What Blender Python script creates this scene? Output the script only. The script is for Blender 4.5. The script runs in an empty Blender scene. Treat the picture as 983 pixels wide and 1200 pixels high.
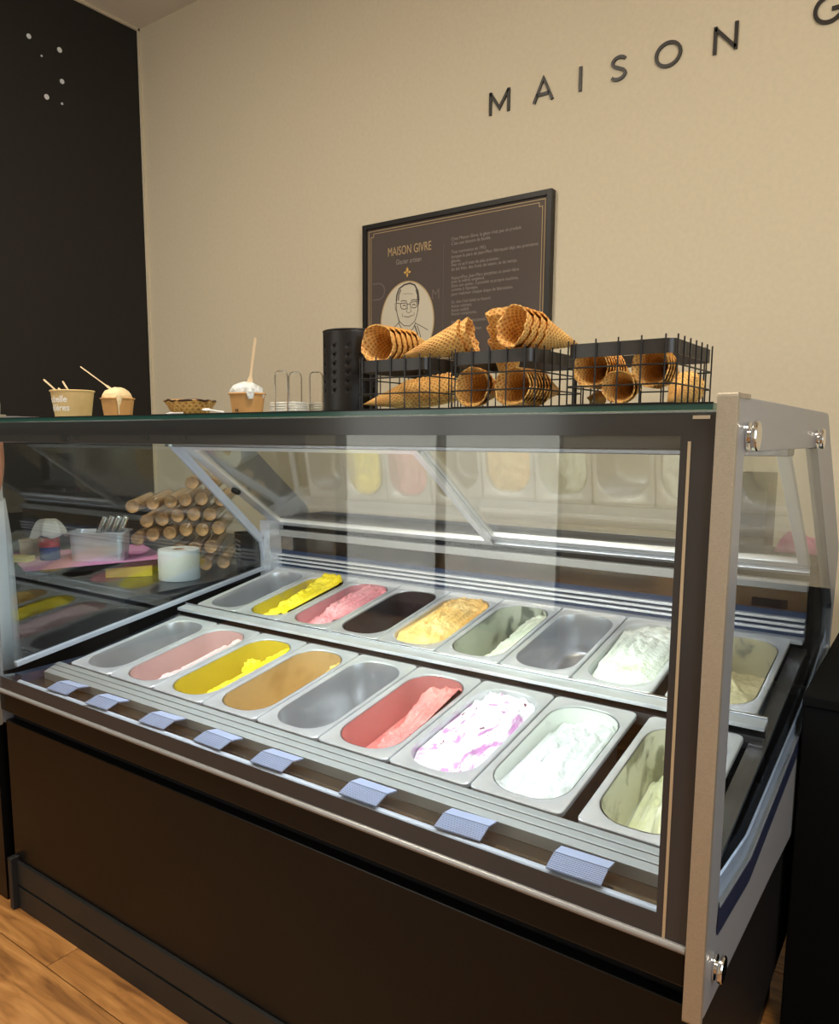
import bpy, bmesh, math, random
from mathutils import Vector, Matrix, noise
PI = math.pi
scene = bpy.context.scene
COL = scene.collection
random.seed(7)

# ------------------------------------------------------------------ camera
W_PX = 983.0
F_PX, YAW, PITCH, ROLL = 898.49, math.radians(36.17), math.radians(7.551), math.radians(0.057)
PPX, PPY = 450.36, 627.83
CAM = Vector((0.192, -0.928, 1.215))
fwd = Vector((-math.sin(YAW) * math.cos(PITCH), math.cos(YAW) * math.cos(PITCH), -math.sin(PITCH)))
rgt = Vector((math.cos(YAW), math.sin(YAW), 0.0))
upv = rgt.cross(fwd)
r2 = rgt * math.cos(ROLL) + upv * math.sin(ROLL)
u2 = -rgt * math.sin(ROLL) + upv * math.cos(ROLL)
cd = bpy.data.cameras.new('camera')
cam = bpy.data.objects.new('camera', cd)
COL.objects.link(cam)
M = Matrix((r2, u2, -fwd)).transposed().to_4x4()
M.translation = CAM
cam.matrix_world = M
cd.sensor_fit = 'HORIZONTAL'
cd.sensor_width = 36.0
cd.lens = F_PX / W_PX * 36.0
cd.shift_x = (491.5 - PPX) / W_PX
cd.shift_y = (PPY - 600.0) / W_PX
cd.clip_start = 0.02
scene.camera = cam

# ------------------------------------------------------------------ world, lights, exposure
scene.view_settings.view_transform = 'Standard'
scene.view_settings.look = 'None'
scene.view_settings.gamma = 1.0
scene.view_settings.exposure = 0.0
scene.view_settings.use_curve_mapping = False
world = bpy.data.worlds.new('daylight')
scene.world = world
world.use_nodes = True
wn = world.node_tree
bg = wn.nodes['Background']
sky = wn.nodes.new('ShaderNodeTexSky')
sky.sky_type = 'HOSEK_WILKIE'
sky.sun_direction = Vector((-0.5, -0.6, 0.62)).normalized()
sky.turbidity = 4.0
wn.links.new(sky.outputs[0], bg.inputs[0])
bg.inputs[1].default_value = 0.9
try:
    scene.cycles.transparent_max_bounces = 24
    scene.cycles.max_bounces = 10
except Exception:
    pass

def area_light(name, loc, target, sx, sy, watts, color):
    l = bpy.data.lights.new(name, 'AREA')
    l.shape = 'RECTANGLE'
    l.size, l.size_y, l.energy, l.color = sx, sy, watts, color
    o = bpy.data.objects.new(name, l)
    COL.objects.link(o)
    o.location = loc
    o.rotation_euler = (Vector(target) - Vector(loc)).to_track_quat('-Z', 'Y').to_euler()
    return o

# daylight through the shop window, behind and to the left of the camera
area_light('shop_window_daylight', (-2.43, -3.36, 1.45), (-2.43, 0.0, 1.45), 1.7, 2.6, 42.0, (1.0, 0.95, 0.88))
# cool daylight through the window in the right wall
area_light('side_window_daylight', (2.36, -0.9, 1.55), (0.0, -0.3, 1.2), 1.9, 1.7, 48.0, (0.86, 0.93, 1.0))
# cool LED tube under the header of the display case
area_light('case_led_light', (-0.83, 0.062, 1.172), (-0.83, 0.26, 0.70), 1.52, 0.03, 11.0, (0.88, 0.94, 1.0))

# ------------------------------------------------------------------ materials
MATS = {}
def srgb(r, g, b):
    def f(c):
        c /= 255.0
        return c / 12.92 if c <= 0.04045 else ((c + 0.055) / 1.055) ** 2.4
    return (f(r), f(g), f(b), 1.0)

def mat(name, col, rough=0.5, metal=0.0, bump=0.0, bscale=40.0, var=0.0, vscale=8.0, spec=0.5, stretch=None, coat=0.0):
    if name in MATS:
        return MATS[name]
    m = bpy.data.materials.new(name)
    m.use_nodes = True
    nt = m.node_tree
    b = nt.nodes['Principled BSDF']
    c = srgb(*col)
    b.inputs['Base Color'].default_value = c
    b.inputs['Roughness'].default_value = rough
    b.inputs['Metallic'].default_value = metal
    b.inputs['Specular IOR Level'].default_value = spec
    b.inputs['Coat Weight'].default_value = coat
    tc = nt.nodes.new('ShaderNodeTexCoord')
    vec = tc.outputs['Object']
    if stretch:
        mp = nt.nodes.new('ShaderNodeMapping')
        mp.inputs['Scale'].default_value = stretch
        nt.links.new(vec, mp.inputs[0])
        vec = mp.outputs[0]
    if var:
        n = nt.nodes.new('ShaderNodeTexNoise')
        n.inputs['Scale'].default_value = vscale
        n.inputs['Detail'].default_value = 4.0
        nt.links.new(vec, n.inputs['Vector'])
        r = nt.nodes.new('ShaderNodeValToRGB')
        r.color_ramp.elements[0].position = 0.3
        r.color_ramp.elements[1].position = 0.7
        r.color_ramp.elements[0].color = tuple(max(0, x * (1 - var)) for x in c[:3]) + (1,)
        r.color_ramp.elements[1].color = tuple(min(1, x * (1 + var)) for x in c[:3]) + (1,)
        nt.links.new(n.outputs['Fac'], r.inputs[0])
        nt.links.new(r.outputs[0], b.inputs['Base Color'])
    if bump:
        n2 = nt.nodes.new('ShaderNodeTexNoise')
        n2.inputs['Scale'].default_value = bscale
        n2.inputs['Detail'].default_value = 3.0
        nt.links.new(vec, n2.inputs['Vector'])
        bp = nt.nodes.new('ShaderNodeBump')
        bp.inputs['Strength'].default_value = bump
        bp.inputs['Distance'].default_value = 0.004
        nt.links.new(n2.outputs['Fac'], bp.inputs['Height'])
        nt.links.new(bp.outputs[0], b.inputs['Normal'])
    MATS[name] = m
    return m

def glass(name, tint=(0.97, 0.99, 0.98), ior=1.5, rough=0.0):
    """clear pane: Fresnel mirror reflection over plain see-through"""
    if name in MATS:
        return MATS[name]
    m = bpy.data.materials.new(name)
    m.use_nodes = True
    nt = m.node_tree
    nt.nodes.clear()
    out = nt.nodes.new('ShaderNodeOutputMaterial')
    tr = nt.nodes.new('ShaderNodeBsdfTransparent')
    tr.inputs[0].default_value = tint + (1,)
    gl = nt.nodes.new('ShaderNodeBsdfGlossy')
    gl.inputs['Roughness'].default_value = rough
    fr = nt.nodes.new('ShaderNodeFresnel')
    geo = nt.nodes.new('ShaderNodeNewGeometry')
    ma = nt.nodes.new('ShaderNodeMath')
    ma.operation = 'MULTIPLY_ADD'
    ma.inputs[1].default_value = -(ior - 1.0 / ior)
    ma.inputs[2].default_value = ior
    nt.links.new(geo.outputs['Backfacing'], ma.inputs[0])
    nt.links.new(ma.outputs[0], fr.inputs['IOR'])
    mx = nt.nodes.new('ShaderNodeMixShader')
    nt.links.new(fr.outputs[0], mx.inputs[0])
    nt.links.new(tr.outputs[0], mx.inputs[1])
    nt.links.new(gl.outputs[0], mx.inputs[2])
    nt.links.new(mx.outputs[0], out.inputs[0])
    MATS[name] = m
    return m

def emit(name, col, strength):
    if name in MATS:
        return MATS[name]
    m = bpy.data.materials.new(name)
    m.use_nodes = True
    b = m.node_tree.nodes['Principled BSDF']
    b.inputs['Base Color'].default_value = srgb(*col)
    b.inputs['Emission Color'].default_value = srgb(*col)
    b.inputs['Emission Strength'].default_value = strength
    MATS[name] = m
    return m

def mix_mat(name, ca, cb, scale, lo, hi, rough=0.5, metal_b=0.0, rough_b=None, bump=0.25, bscale=60.0, stretch=None, detail=5.0, distort=0.6, cc=None, clo=0.62, chi=0.66, cscale=30.0, sss=0.0):
    """noise mask: colour a below, colour b above (b may be bare metal); optional third colour in small flecks"""
    if name in MATS:
        return MATS[name]
    m = bpy.data.materials.new(name)
    m.use_nodes = True
    nt = m.node_tree
    b = nt.nodes['Principled BSDF']
    tc = nt.nodes.new('ShaderNodeTexCoord')
    vec = tc.outputs['Object']
    if stretch:
        mp = nt.nodes.new('ShaderNodeMapping')
        mp.inputs['Scale'].default_value = stretch
        nt.links.new(vec, mp.inputs[0])
        vec = mp.outputs[0]
    n = nt.nodes.new('ShaderNodeTexNoise')
    n.inputs['Scale'].default_value = scale
    n.inputs['Detail'].default_value = detail
    n.inputs['Distortion'].default_value = distort
    nt.links.new(vec, n.inputs['Vector'])
    r = nt.nodes.new('ShaderNodeValToRGB')
    r.color_ramp.elements[0].position = lo
    r.color_ramp.elements[1].position = hi
    r.color_ramp.elements[0].color = (0, 0, 0, 1)
    r.color_ramp.elements[1].color = (1, 1, 1, 1)
    nt.links.new(n.outputs['Fac'], r.inputs[0])
    mx = nt.nodes.new('ShaderNodeMix')
    mx.data_type = 'RGBA'
    mx.inputs[6].default_value = srgb(*ca)
    mx.inputs[7].default_value = srgb(*cb)
    nt.links.new(r.outputs[0], mx.inputs[0])
    colout = mx.outputs[2]
    if cc:
        n3 = nt.nodes.new('ShaderNodeTexNoise')
        n3.inputs['Scale'].default_value = cscale
        n3.inputs['Detail'].default_value = 2.0
        nt.links.new(vec, n3.inputs['Vector'])
        r3 = nt.nodes.new('ShaderNodeValToRGB')
        r3.color_ramp.elements[0].position = clo
        r3.color_ramp.elements[1].position = chi
        r3.color_ramp.elements[0].color = (0, 0, 0, 1)
        r3.color_ramp.elements[1].color = (1, 1, 1, 1)
        nt.links.new(n3.outputs['Fac'], r3.inputs[0])
        m3 = nt.nodes.new('ShaderNodeMix')
        m3.data_type = 'RGBA'
        m3.inputs[7].default_value = srgb(*cc)
        nt.links.new(r3.outputs[0], m3.inputs[0])
        nt.links.new(colout, m3.inputs[6])
        colout = m3.outputs[2]
    nt.links.new(colout, b.inputs['Base Color'])
    b.inputs['Roughness'].default_value = rough
    if metal_b:
        mm = nt.nodes.new('ShaderNodeMath')
        mm.operation = 'MULTIPLY'
        mm.inputs[1].default_value = metal_b
        nt.links.new(r.outputs[0], mm.inputs[0])
        nt.links.new(mm.outputs[0], b.inputs['Metallic'])
    if rough_b is not None:
        mr = nt.nodes.new('ShaderNodeMath')
        mr.operation = 'MULTIPLY_ADD'
        mr.inputs[1].default_value = rough_b - rough
        mr.inputs[2].default_value = rough
        nt.links.new(r.outputs[0], mr.inputs[0])
        nt.links.new(mr.outputs[0], b.inputs['Roughness'])
    n2 = nt.nodes.new('ShaderNodeTexNoise')
    n2.inputs['Scale'].default_value = bscale
    n2.inputs['Detail'].default_value = 6.0
    nt.links.new(vec, n2.inputs['Vector'])
    bp = nt.nodes.new('ShaderNodeBump')
    bp.inputs['Strength'].default_value = bump
    bp.inputs['Distance'].default_value = 0.006
    nt.links.new(n2.outputs['Fac'], bp.inputs['Height'])
    nt.links.new(bp.outputs[0], b.inputs['Normal'])
    MATS[name] = m
    return m

def wood_mat():
    m = bpy.data.materials.new('oak_plank')
    m.use_nodes = True
    nt = m.node_tree
    b = nt.nodes['Principled BSDF']
    geo = nt.nodes.new('ShaderNodeNewGeometry')
    oi = nt.nodes.new('ShaderNodeObjectInfo')
    add = nt.nodes.new('ShaderNodeVectorMath')
    add.operation = 'ADD'
    sc = nt.nodes.new('ShaderNodeVectorMath')
    sc.operation = 'SCALE'
    sc.inputs[3].default_value = 7.0
    nt.links.new(oi.outputs['Location'], sc.inputs[0])
    nt.links.new(geo.outputs['Position'], add.inputs[0])
    nt.links.new(sc.outputs[0], add.inputs[1])
    mp = nt.nodes.new('ShaderNodeMapping')
    mp.inputs['Scale'].default_value = (1.6, 11.0, 1.0)
    nt.links.new(add.outputs[0], mp.inputs[0])
    w = nt.nodes.new('ShaderNodeTexNoise')
    w.inputs['Scale'].default_value = 2.2
    w.inputs['Detail'].default_value = 8.0
    w.inputs['Distortion'].default_value = 1.6
    nt.links.new(mp.outputs[0], w.inputs['Vector'])
    r = nt.nodes.new('ShaderNodeValToRGB')
    e = r.color_ramp.elements
    e[0].position, e[0].color = 0.28, srgb(104, 66, 30)
    e[1].position, e[1].color = 0.72, srgb(188, 136, 78)
    k = e.new(0.5)
    k.color = srgb(158, 108, 56)
    nt.links.new(w.outputs['Fac'], r.inputs[0])
    nt.links.new(r.outputs[0], b.inputs['Base Color'])
    b.inputs['Roughness'].default_value = 0.45
    bp = nt.nodes.new('ShaderNodeBump')
    bp.inputs['Strength'].default_value = 0.15
    nt.links.new(w.outputs['Fac'], bp.inputs['Height'])
    nt.links.new(bp.outputs[0], b.inputs['Normal'])
    MATS['oak'] = m
    return m

def waffle_mat(name, dark, light, nu=26.0, nv=11.0):
    """waffle grid from the UV map: u runs round the cone, v along it"""
    m = bpy.data.materials.new(name)
    m.use_nodes = True
    nt = m.node_tree
    b = nt.nodes['Principled BSDF']
    uv = nt.nodes.new('ShaderNodeUVMap')
    sep = nt.nodes.new('ShaderNodeSeparateXYZ')
    nt.links.new(uv.outputs[0], sep.inputs[0])
    def band(su, sv):
        a = nt.nodes.new('ShaderNodeMath'); a.operation = 'MULTIPLY'; a.inputs[1].default_value = su
        c = nt.nodes.new('ShaderNodeMath'); c.operation = 'MULTIPLY'; c.inputs[1].default_value = sv
        s = nt.nodes.new('ShaderNodeMath'); s.operation = 'ADD'
        t = nt.nodes.new('ShaderNodeMath'); t.operation = 'SINE'
        nt.links.new(sep.outputs[0], a.inputs[0]); nt.links.new(sep.outputs[1], c.inputs[0])
        nt.links.new(a.outputs[0], s.inputs[0]); nt.links.new(c.outputs[0], s.inputs[1])
        nt.links.new(s.outputs[0], t.inputs[0])
        return t.outputs[0]
    p, q = band(nu * PI, nv * 2 * PI), band(-nu * PI, nv * 2 * PI)
    mxm = nt.nodes.new('ShaderNodeMath'); mxm.operation = 'MAXIMUM'
    nt.links.new(p, mxm.inputs[0]); nt.links.new(q, mxm.inputs[1])
    n = nt.nodes.new('ShaderNodeTexNoise')
    n.inputs['Scale'].default_value = 45.0
    n.inputs['Detail'].default_value = 4.0
    tc = nt.nodes.new('ShaderNodeTexCoord')
    nt.links.new(tc.outputs['Object'], n.inputs['Vector'])
    ad = nt.nodes.new('ShaderNodeMath'); ad.operation = 'MULTIPLY_ADD'
    ad.inputs[1].default_value = 0.22
    nt.links.new(mxm.outputs[0], ad.inputs[0]); nt.links.new(n.outputs['Fac'], ad.inputs[2])
    r = nt.nodes.new('ShaderNodeValToRGB')
    r.color_ramp.elements[0].position, r.color_ramp.elements[0].color = 0.25, srgb(*dark)
    r.color_ramp.elements[1].position, r.color_ramp.elements[1].color = 0.85, srgb(*light)
    nt.links.new(ad.outputs[0], r.inputs[0])
    nt.links.new(r.outputs[0], b.inputs['Base Color'])
    b.inputs['Roughness'].default_value = 0.6
    bp = nt.nodes.new('ShaderNodeBump')
    bp.inputs['Strength'].default_value = 0.6
    bp.inputs['Distance'].default_value = 0.0012
    nt.links.new(mxm.outputs[0], bp.inputs['Height'])
    nt.links.new(bp.outputs[0], b.inputs['Normal'])
    MATS[name] = m
    return m

STEEL = mat('stainless_steel', (226, 229, 234), 0.30, 0.62, var=0.10, vscale=14, bump=0.03, bscale=30, stretch=(1, 1, 6))
STEEL_DK = mat('worn_steel', (132, 130, 130), 0.3, 0.9, var=0.15, vscale=12)
ALU = mat('satin_aluminium', (214, 215, 218), 0.36, 0.6, bump=0.05, bscale=600)
ALU_GREY = mat('rail_grey_aluminium', (138, 142, 142), 0.45, 0.35)
CHAMP = mat('champagne_aluminium', (182, 174, 158), 0.42, 0.75, bump=0.25, bscale=900, var=0.05, vscale=300)
GREY = mat('grey_painted_metal', (150, 152, 156), 0.35, 0.35, bump=0.06, bscale=700)
FRIT = mat('dark_grey_enamel', (58, 58, 60), 0.14, 0.0)
HEADER = mat('header_grey', (84, 80, 80), 0.35, 0.2)
BLACK = mat('black_laminate', (13, 12, 11), 0.30, 0.0, spec=.25, bump=0.05, bscale=900, var=0.1, vscale=200)
BLACKM = mat('matt_black', (16, 15, 15), 0.55, 0.0, spec=.25, var=0.08, vscale=30)
PLINTH = mat('plinth_black', (24, 24, 23), 0.5, 0.0, var=0.15, vscale=8)
GOLD = mat('gold_line', (196, 178, 148), 0.4, 0.3)
WIRE = mat('black_wire', (34, 32, 31), 0.45, 0.3)
PLWHITE = mat('white_plastic', (225, 228, 232), 0.35)
SATIN_W = mat('white_seal', (168, 174, 186), 0.4)
NAVY = mat('navy_gasket', (28, 36, 60), 0.4)
CLEAR = glass('clear_glass')
CLEAR_E = glass('end_pane_glass', (0.95, 0.98, 0.99), 1.12)
CLEAR_R = glass('coated_door_glass', (0.95, 0.96, 0.94), 2.3)
CLEAR_L = glass('insulated_end_glass', (0.94, 0.95, 0.96), 1.75)
CLEAR_G = glass('green_tinted_glass', (0.80, 0.93, 0.88))
TEAL = mat('glass_edge_teal', (38, 78, 72), 0.12)
CHROME = mat('polished_chrome', (225, 225, 225), 0.12, 1.0)
OAK = wood_mat()
WAFFLE = waffle_mat('waffle', (184, 116, 48), (250, 202, 118), 34.0, 13.0)
WAFFLE_B = waffle_mat('waffle_bowl_grid', (190, 124, 58), (236, 184, 104), 44.0, 9.0)

# ------------------------------------------------------------------ mesh builder
class MB:
    def __init__(s):
        s.v, s.f, s.uv = [], [], {}
    def add(s, vs, fs):
        n = len(s.v)
        s.v += [tuple(v) for v in vs]
        s.f += [tuple(i + n for i in f) for f in fs]
        return s
    def box(s, x0, x1, y0, y1, z0, z1):
        return s.add([(x0, y0, z0), (x1, y0, z0), (x1, y1, z0), (x0, y1, z0), (x0, y0, z1), (x1, y0, z1), (x1, y1, z1), (x0, y1, z1)],
                     [(0, 3, 2, 1), (4, 5, 6, 7), (0, 1, 5, 4), (1, 2, 6, 5), (2, 3, 7, 6), (3, 0, 4, 7)])
    def prism_x(s, poly, x0, x1):
        """poly of (y, z), counter-clockwise, extruded along x"""
        n = len(poly)
        vs = [(x0, y, z) for y, z in poly] + [(x1, y, z) for y, z in poly]
        fs = [tuple(range(n - 1, -1, -1)), tuple(range(n, 2 * n))]
        fs += [(i, (i + 1) % n, n + (i + 1) % n, n + i) for i in range(n)]
        return s.add(vs, fs)
    def frame_x(s, outer, inner, x0, x1, closed=True):
        """ring between two (y, z) polygons with equal counts, extruded along x"""
        n = len(outer)
        vs = [(x0, *p) for p in outer] + [(x0, *p) for p in inner] + [(x1, *p) for p in outer] + [(x1, *p) for p in inner]
        fs = []
        for i in range(n if closed else n - 1):
            j = (i + 1) % n
            fs += [(i, n + i, n + j, j), (2 * n + i, 2 * n + j, 3 * n + j, 3 * n + i), (i, j, 2 * n + j, 2 * n + i), (n + i, 3 * n + i, 3 * n + j, n + j)]
        return s.add(vs, fs)
    def bar(s, a, b, w, h, up=(0, 0, 1)):
        a, b = Vector(a), Vector(b)
        d = (b - a).normalized()
        sd = d.cross(Vector(up)).normalized() * (w / 2)
        u = sd.cross(d).normalized() * (h / 2)
        vs = [a - sd - u, a + sd - u, a + sd + u, a - sd + u, b - sd - u, b + sd - u, b + sd + u, b - sd + u]
        return s.add(vs, [(0, 1, 2, 3), (7, 6, 5, 4), (0, 4, 5, 1), (1, 5, 6, 2), (2, 6, 7, 3), (3, 7, 4, 0)])
    def tube(s, pts, r, n=8, closed=False, caps=True):
        pts = [Vector(p) for p in pts]
        rings = []
        k = len(pts)
        prev = None
        for i, p in enumerate(pts):
            if closed:
                d = (pts[(i + 1) % k] - pts[i - 1]).normalized()
            else:
                d = (pts[min(i + 1, k - 1)] - pts[max(i - 1, 0)]).normalized()
            ref = prev if prev is not None and abs(prev.dot(d)) < 0.95 else (Vector((0, 0, 1)) if abs(d.z) < 0.9 else Vector((1, 0, 0)))
            a = (ref - d * ref.dot(d)).normalized()
            prev = a
            c = d.cross(a)
            rad = r[i] if isinstance(r, (list, tuple)) else r
            rings.append([p + a * math.cos(2 * PI * j / n) * rad + c * math.sin(2 * PI * j / n) * rad for j in range(n)])
        return s.loft(rings, closed, caps)
    def loft(s, rings, closed=False, caps=True):
        n = len(rings[0])
        vs = [v for r in rings for v in r]
        fs = []
        k = len(rings)
        for i in range(k if closed else k - 1):
            i2 = (i + 1) % k
            for j in range(n):
                j2 = (j + 1) % n
                fs.append((i * n + j, i * n + j2, i2 * n + j2, i2 * n + j))
        if caps and not closed:
            fs.append(tuple(range(n - 1, -1, -1)))
            fs.append(tuple((k - 1) * n + j for j in range(n)))
        return s.add(vs, fs)
    def lathe(s, prof, n=32, c=(0, 0, 0), caps=False):
        rings = [[(c[0] + r * math.cos(2 * PI * j / n), c[1] + r * math.sin(2 * PI * j / n), c[2] + z) for j in range(n)] for r, z in prof]
        return s.loft(rings, False, caps)
    def grid(s, nx, ny, fn, skip=None):
        vs = [fn(i / nx, j / ny) for j in range(ny + 1) for i in range(nx + 1)]
        fs = []
        for j in range(ny):
            for i in range(nx):
                if skip and skip(i, j):
                    continue
                a = j * (nx + 1) + i
                fs.append((a, a + 1, a + nx + 2, a + nx + 1))
        return s.add(vs, fs)
    def build(s, name, m, parent=None, smooth=False, bevel=0.0, solid=0.0, local=False, angle=40, subd=0):
        me = bpy.data.meshes.new(name)
        me.from_pydata(s.v, [], s.f)
        me.validate()
        bm = bmesh.new()
        bm.from_mesh(me)
        bmesh.ops.recalc_face_normals(bm, faces=bm.faces)
        bm.to_mesh(me)
        bm.free()
        if m is not None:
            me.materials.append(m)
        o = bpy.data.objects.new(name, me)
        COL.objects.link(o)
        if parent is not None:
            o.parent = parent
            if not local:
                w = Vector((0, 0, 0))
                q = parent
                while q is not None:
                    w += q.location
                    q = q.parent
                o.location = -w
        if smooth:
            for p in me.polygons:
                p.use_smooth = True
            if angle < 180 and not subd:
                me.set_sharp_from_angle(angle=math.radians(angle))
        if solid:
            md = o.modifiers.new('thickness', 'SOLIDIFY')
            md.thickness = solid
            md.offset = 0
        if bevel:
            md = o.modifiers.new('edge', 'BEVEL')
            md.width = bevel
            md.segments = 2
            md.limit_method = 'ANGLE'
        if subd:
            md = o.modifiers.new('smooth', 'SUBSURF')
            md.levels = md.render_levels = subd
        return o

def tag(o, label, cat, group=None):
    o['label'] = label
    o['category'] = cat
    if group:
        o['group'] = group
    return o

def thing(name, loc, label, cat, group=None):
    o = bpy.data.objects.new(name, None)
    o.empty_display_size = 0.05
    COL.objects.link(o)
    o.location = loc
    return tag(o, label, cat, group)

def struct(o):
    o['kind'] = 'structure'
    return o

def copy_tree(o, parent=None):
    c = o.copy()
    COL.objects.link(c)
    c.parent = parent
    for ch in o.children:
        copy_tree(ch, c)
    return c

def text_mesh(body, size, align='LEFT', shear=0.0, extrude=0.0, space=1.0, bold=0.0):
    cu = bpy.data.curves.new('lettering', 'FONT')
    cu.body = body
    cu.size = size
    cu.align_x = align
    cu.shear = shear
    cu.extrude = extrude
    cu.space_character = space
    cu.offset = bold
    cu.resolution_u = 3
    t = bpy.data.objects.new('lettering', cu)
    COL.objects.link(t)
    bpy.context.view_layer.update()
    me = bpy.data.meshes.new_from_object(t.evaluated_get(bpy.context.evaluated_depsgraph_get()))
    bpy.data.objects.remove(t)
    bpy.data.curves.remove(cu)
    return me

def obj_from(me, name, m, parent=None, loc=(0, 0, 0), rot=(0, 0, 0)):
    me.materials.clear()
    me.materials.append(m)
    o = bpy.data.objects.new(name, me)
    COL.objects.link(o)
    o.parent = parent
    o.location = loc
    o.rotation_euler = rot
    return o

def rrect(w, l, r, z=0.0, m=7):
    pts = []
    for cx, cy, a0 in ((w / 2 - r, l / 2 - r, 0), (-w / 2 + r, l / 2 - r, PI / 2), (-w / 2 + r, -l / 2 + r, PI), (w / 2 - r, -l / 2 + r, 1.5 * PI)):
        for i in range(m):
            a = a0 + PI / 2 * i / (m - 1)
            pts.append((cx + r * math.cos(a), cy + r * math.sin(a), z))
    return pts
def sstep(a, b, x):
    t = max(0.0, min(1.0, (x - a) / (b - a)))
    return t * t * (3 - 2 * t)

# ------------------------------------------------------------------ the room
XL, XR, YF, YB, ZC = -3.53, 2.2, -3.2, 1.90, 3.386
BEIGE = mat('beige_wall_paint', (214, 202, 177), 0.85, bump=0.12, bscale=220, var=0.03, vscale=60)
CEIL = mat('ceiling_paint', (228, 216, 198), 0.9, bump=0.1, bscale=150)
WBLACK = mat('black_wall_paint', (25, 22, 18), 0.7, bump=0.1, bscale=200, var=0.06, vscale=40)
struct(MB().box(XL - .12, XR + .12, YB, YB + .12, -.05, ZC + .1).build('wall_back', BEIGE))
struct(MB().box(XL - .12, XL, YF, YB, -.05, ZC + .1).build('wall_left', WBLACK))
wr = MB()
RY0, RY1, RZ0, RZ1 = -1.85, .05, .70, 2.40
wr.box(XR, XR + .12, YF, RY0, -.05, ZC + .1).box(XR, XR + .12, RY1, YB, -.05, ZC + .1).box(XR, XR + .12, RY0, RY1, -.05, RZ0).box(XR, XR + .12, RY0, RY1, RZ1, ZC + .1)
struct(wr.build('wall_right', BEIGE))
w2 = MB()
for y in (RY0, (RY0 + RY1) / 2 - .02, RY1 - .04):
    w2.box(XR + .03, XR + .09, y, y + .04, RZ0, RZ1)
w2.box(XR + .03, XR + .09, RY0, RY1, RZ0, RZ0 + .04).box(XR + .03, XR + .09, RY0, RY1, RZ1 - .04, RZ1)
w2 = struct(w2.build('window_2', BLACKM))
MB().box(XR + .055, XR + .062, RY0 + .02, RY1 - .02, RZ0 + .02, RZ1 - .02).build('glass_pane', CLEAR, w2)
struct(MB().box(XL - .12, XR + .12, YF - .12, YB + .12, ZC, ZC + .1).build('ceiling', CEIL))
wf = MB()
OX0, OX1, OZ1 = -3.28, -1.57, 2.75
wf.box(XL - .12, OX0, YF - .12, YF, -.05, ZC + .1).box(OX1, XR + .12, YF - .12, YF, -.05, ZC + .1).box(OX0, OX1, YF - .12, YF, OZ1, ZC + .1)
struct(wf.build('wall_front', BEIGE))
w1 = MB()
for x in (OX0, (OX0 + OX1) / 2 - .02, OX1 - .04):
    w1.box(x, x + .04, YF - .09, YF - .03, 0, OZ1)
w1.box(OX0, OX1, YF - .09, YF - .03, OZ1 - .05, OZ1).box(OX0, OX1, YF - .09, YF - .03, 0, .08)
w1 = struct(w1.build('window_1', BLACKM))
MB().box(OX0, OX1, YF - .065, YF - .058, .06, OZ1 - .03).build('glass_pane', CLEAR, w1)
# thin light bead along the room corner, as painters leave it
struct(MB().box(XL, XL + .012, YB - .012, YB, 0, ZC).build('trim_1', BEIGE))
struct(MB().box(XL, XL + .012, YF, YB, ZC - .012, ZC).build('trim_2', BEIGE))
pave = MB().box(-9, 7, -12, YF - .12, -.1, -.03).build('pavement', mat('paving', (190, 184, 172), 0.8, var=.08, vscale=3))
struct(pave)

fl = struct(MB().box(XL - .12, XR + .12, YF - .12, YB + .12, -.06, -.012).build('floor', mat('underfloor', (70, 48, 28), 0.7)))
pw, pl = 0.195, 1.38
plank_me = None
row = 0
y = YF
while y < 0.9:
    x = XL - (row * 0.47) % pl
    while x < 1.6:
        x0, x1 = max(x, XL), min(x + pl, XR)
        if x1 - x0 > .1:
            o = MB().box(-(x1 - x0) / 2 + .001, (x1 - x0) / 2 - .001, -pw / 2 + .001, pw / 2 - .001, -.012, 0).build('plank', OAK, fl, bevel=.0012, local=True)
            o.location = ((x0 + x1) / 2, y + pw / 2, 0)
        x += pl
    y += pw
    row += 1

# ------------------------------------------------------------------ display case
case = thing('gelato_display_case', (-0.85, 0.45, 0), 'long glass gelato display case with grey frame on a black base', 'display case')
CX0, CX1 = -1.70, 0.0          # outer faces of the end panels
FX0, FX1 = -1.68, -0.022       # front pane
# base
b = MB().box(-1.66, -.012, .03, .90, .127, .50)
b.build('base_body', BLACKM, case)
MB().box(-1.675, -.02, .008, .03, .130, .500).build('front_panel', BLACK, case, bevel=.002)
MB().box(-1.675, -.02, .03, .05, .500, .528).build('shadow_gap', BLACKM, case)
MB().box(-1.69, -.022, .000, .05, .528, .578).build('fascia_strip', BLACK, case, bevel=.003)
MB().tube([(-1.69, -.002, .581), (-.022, -.002, .581)], .0055, 10).build('front_bead', mat('bead_grey', (150, 150, 150), .35, .3), case, smooth=True)
p = MB().box(-1.655, -.02, .000, .02, .068, .127).box(-1.655, -.02, .004, .02, .060, .068).box(-1.655, -.02, .000, .02, 0, .060)
p.box(-1.655, -.03, .02, .80, 0, .127)
p.build('plinth', PLINTH, case)
MB().box(-1.672, -1.655, -.014, .02, 0, .14).build('plinth_end_cap', PLINTH, case, bevel=.002)
# tub and cold well
t = MB().box(-1.62, -.012, .03, .95, .47, .485)
t.build('tub_floor', mat('tub_dark', (52, 46, 44), 0.35, 0.6), case)
MB().box(-1.62, -.012, .93, .955, .485, .66).build('tub_back', STEEL_DK, case)
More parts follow.
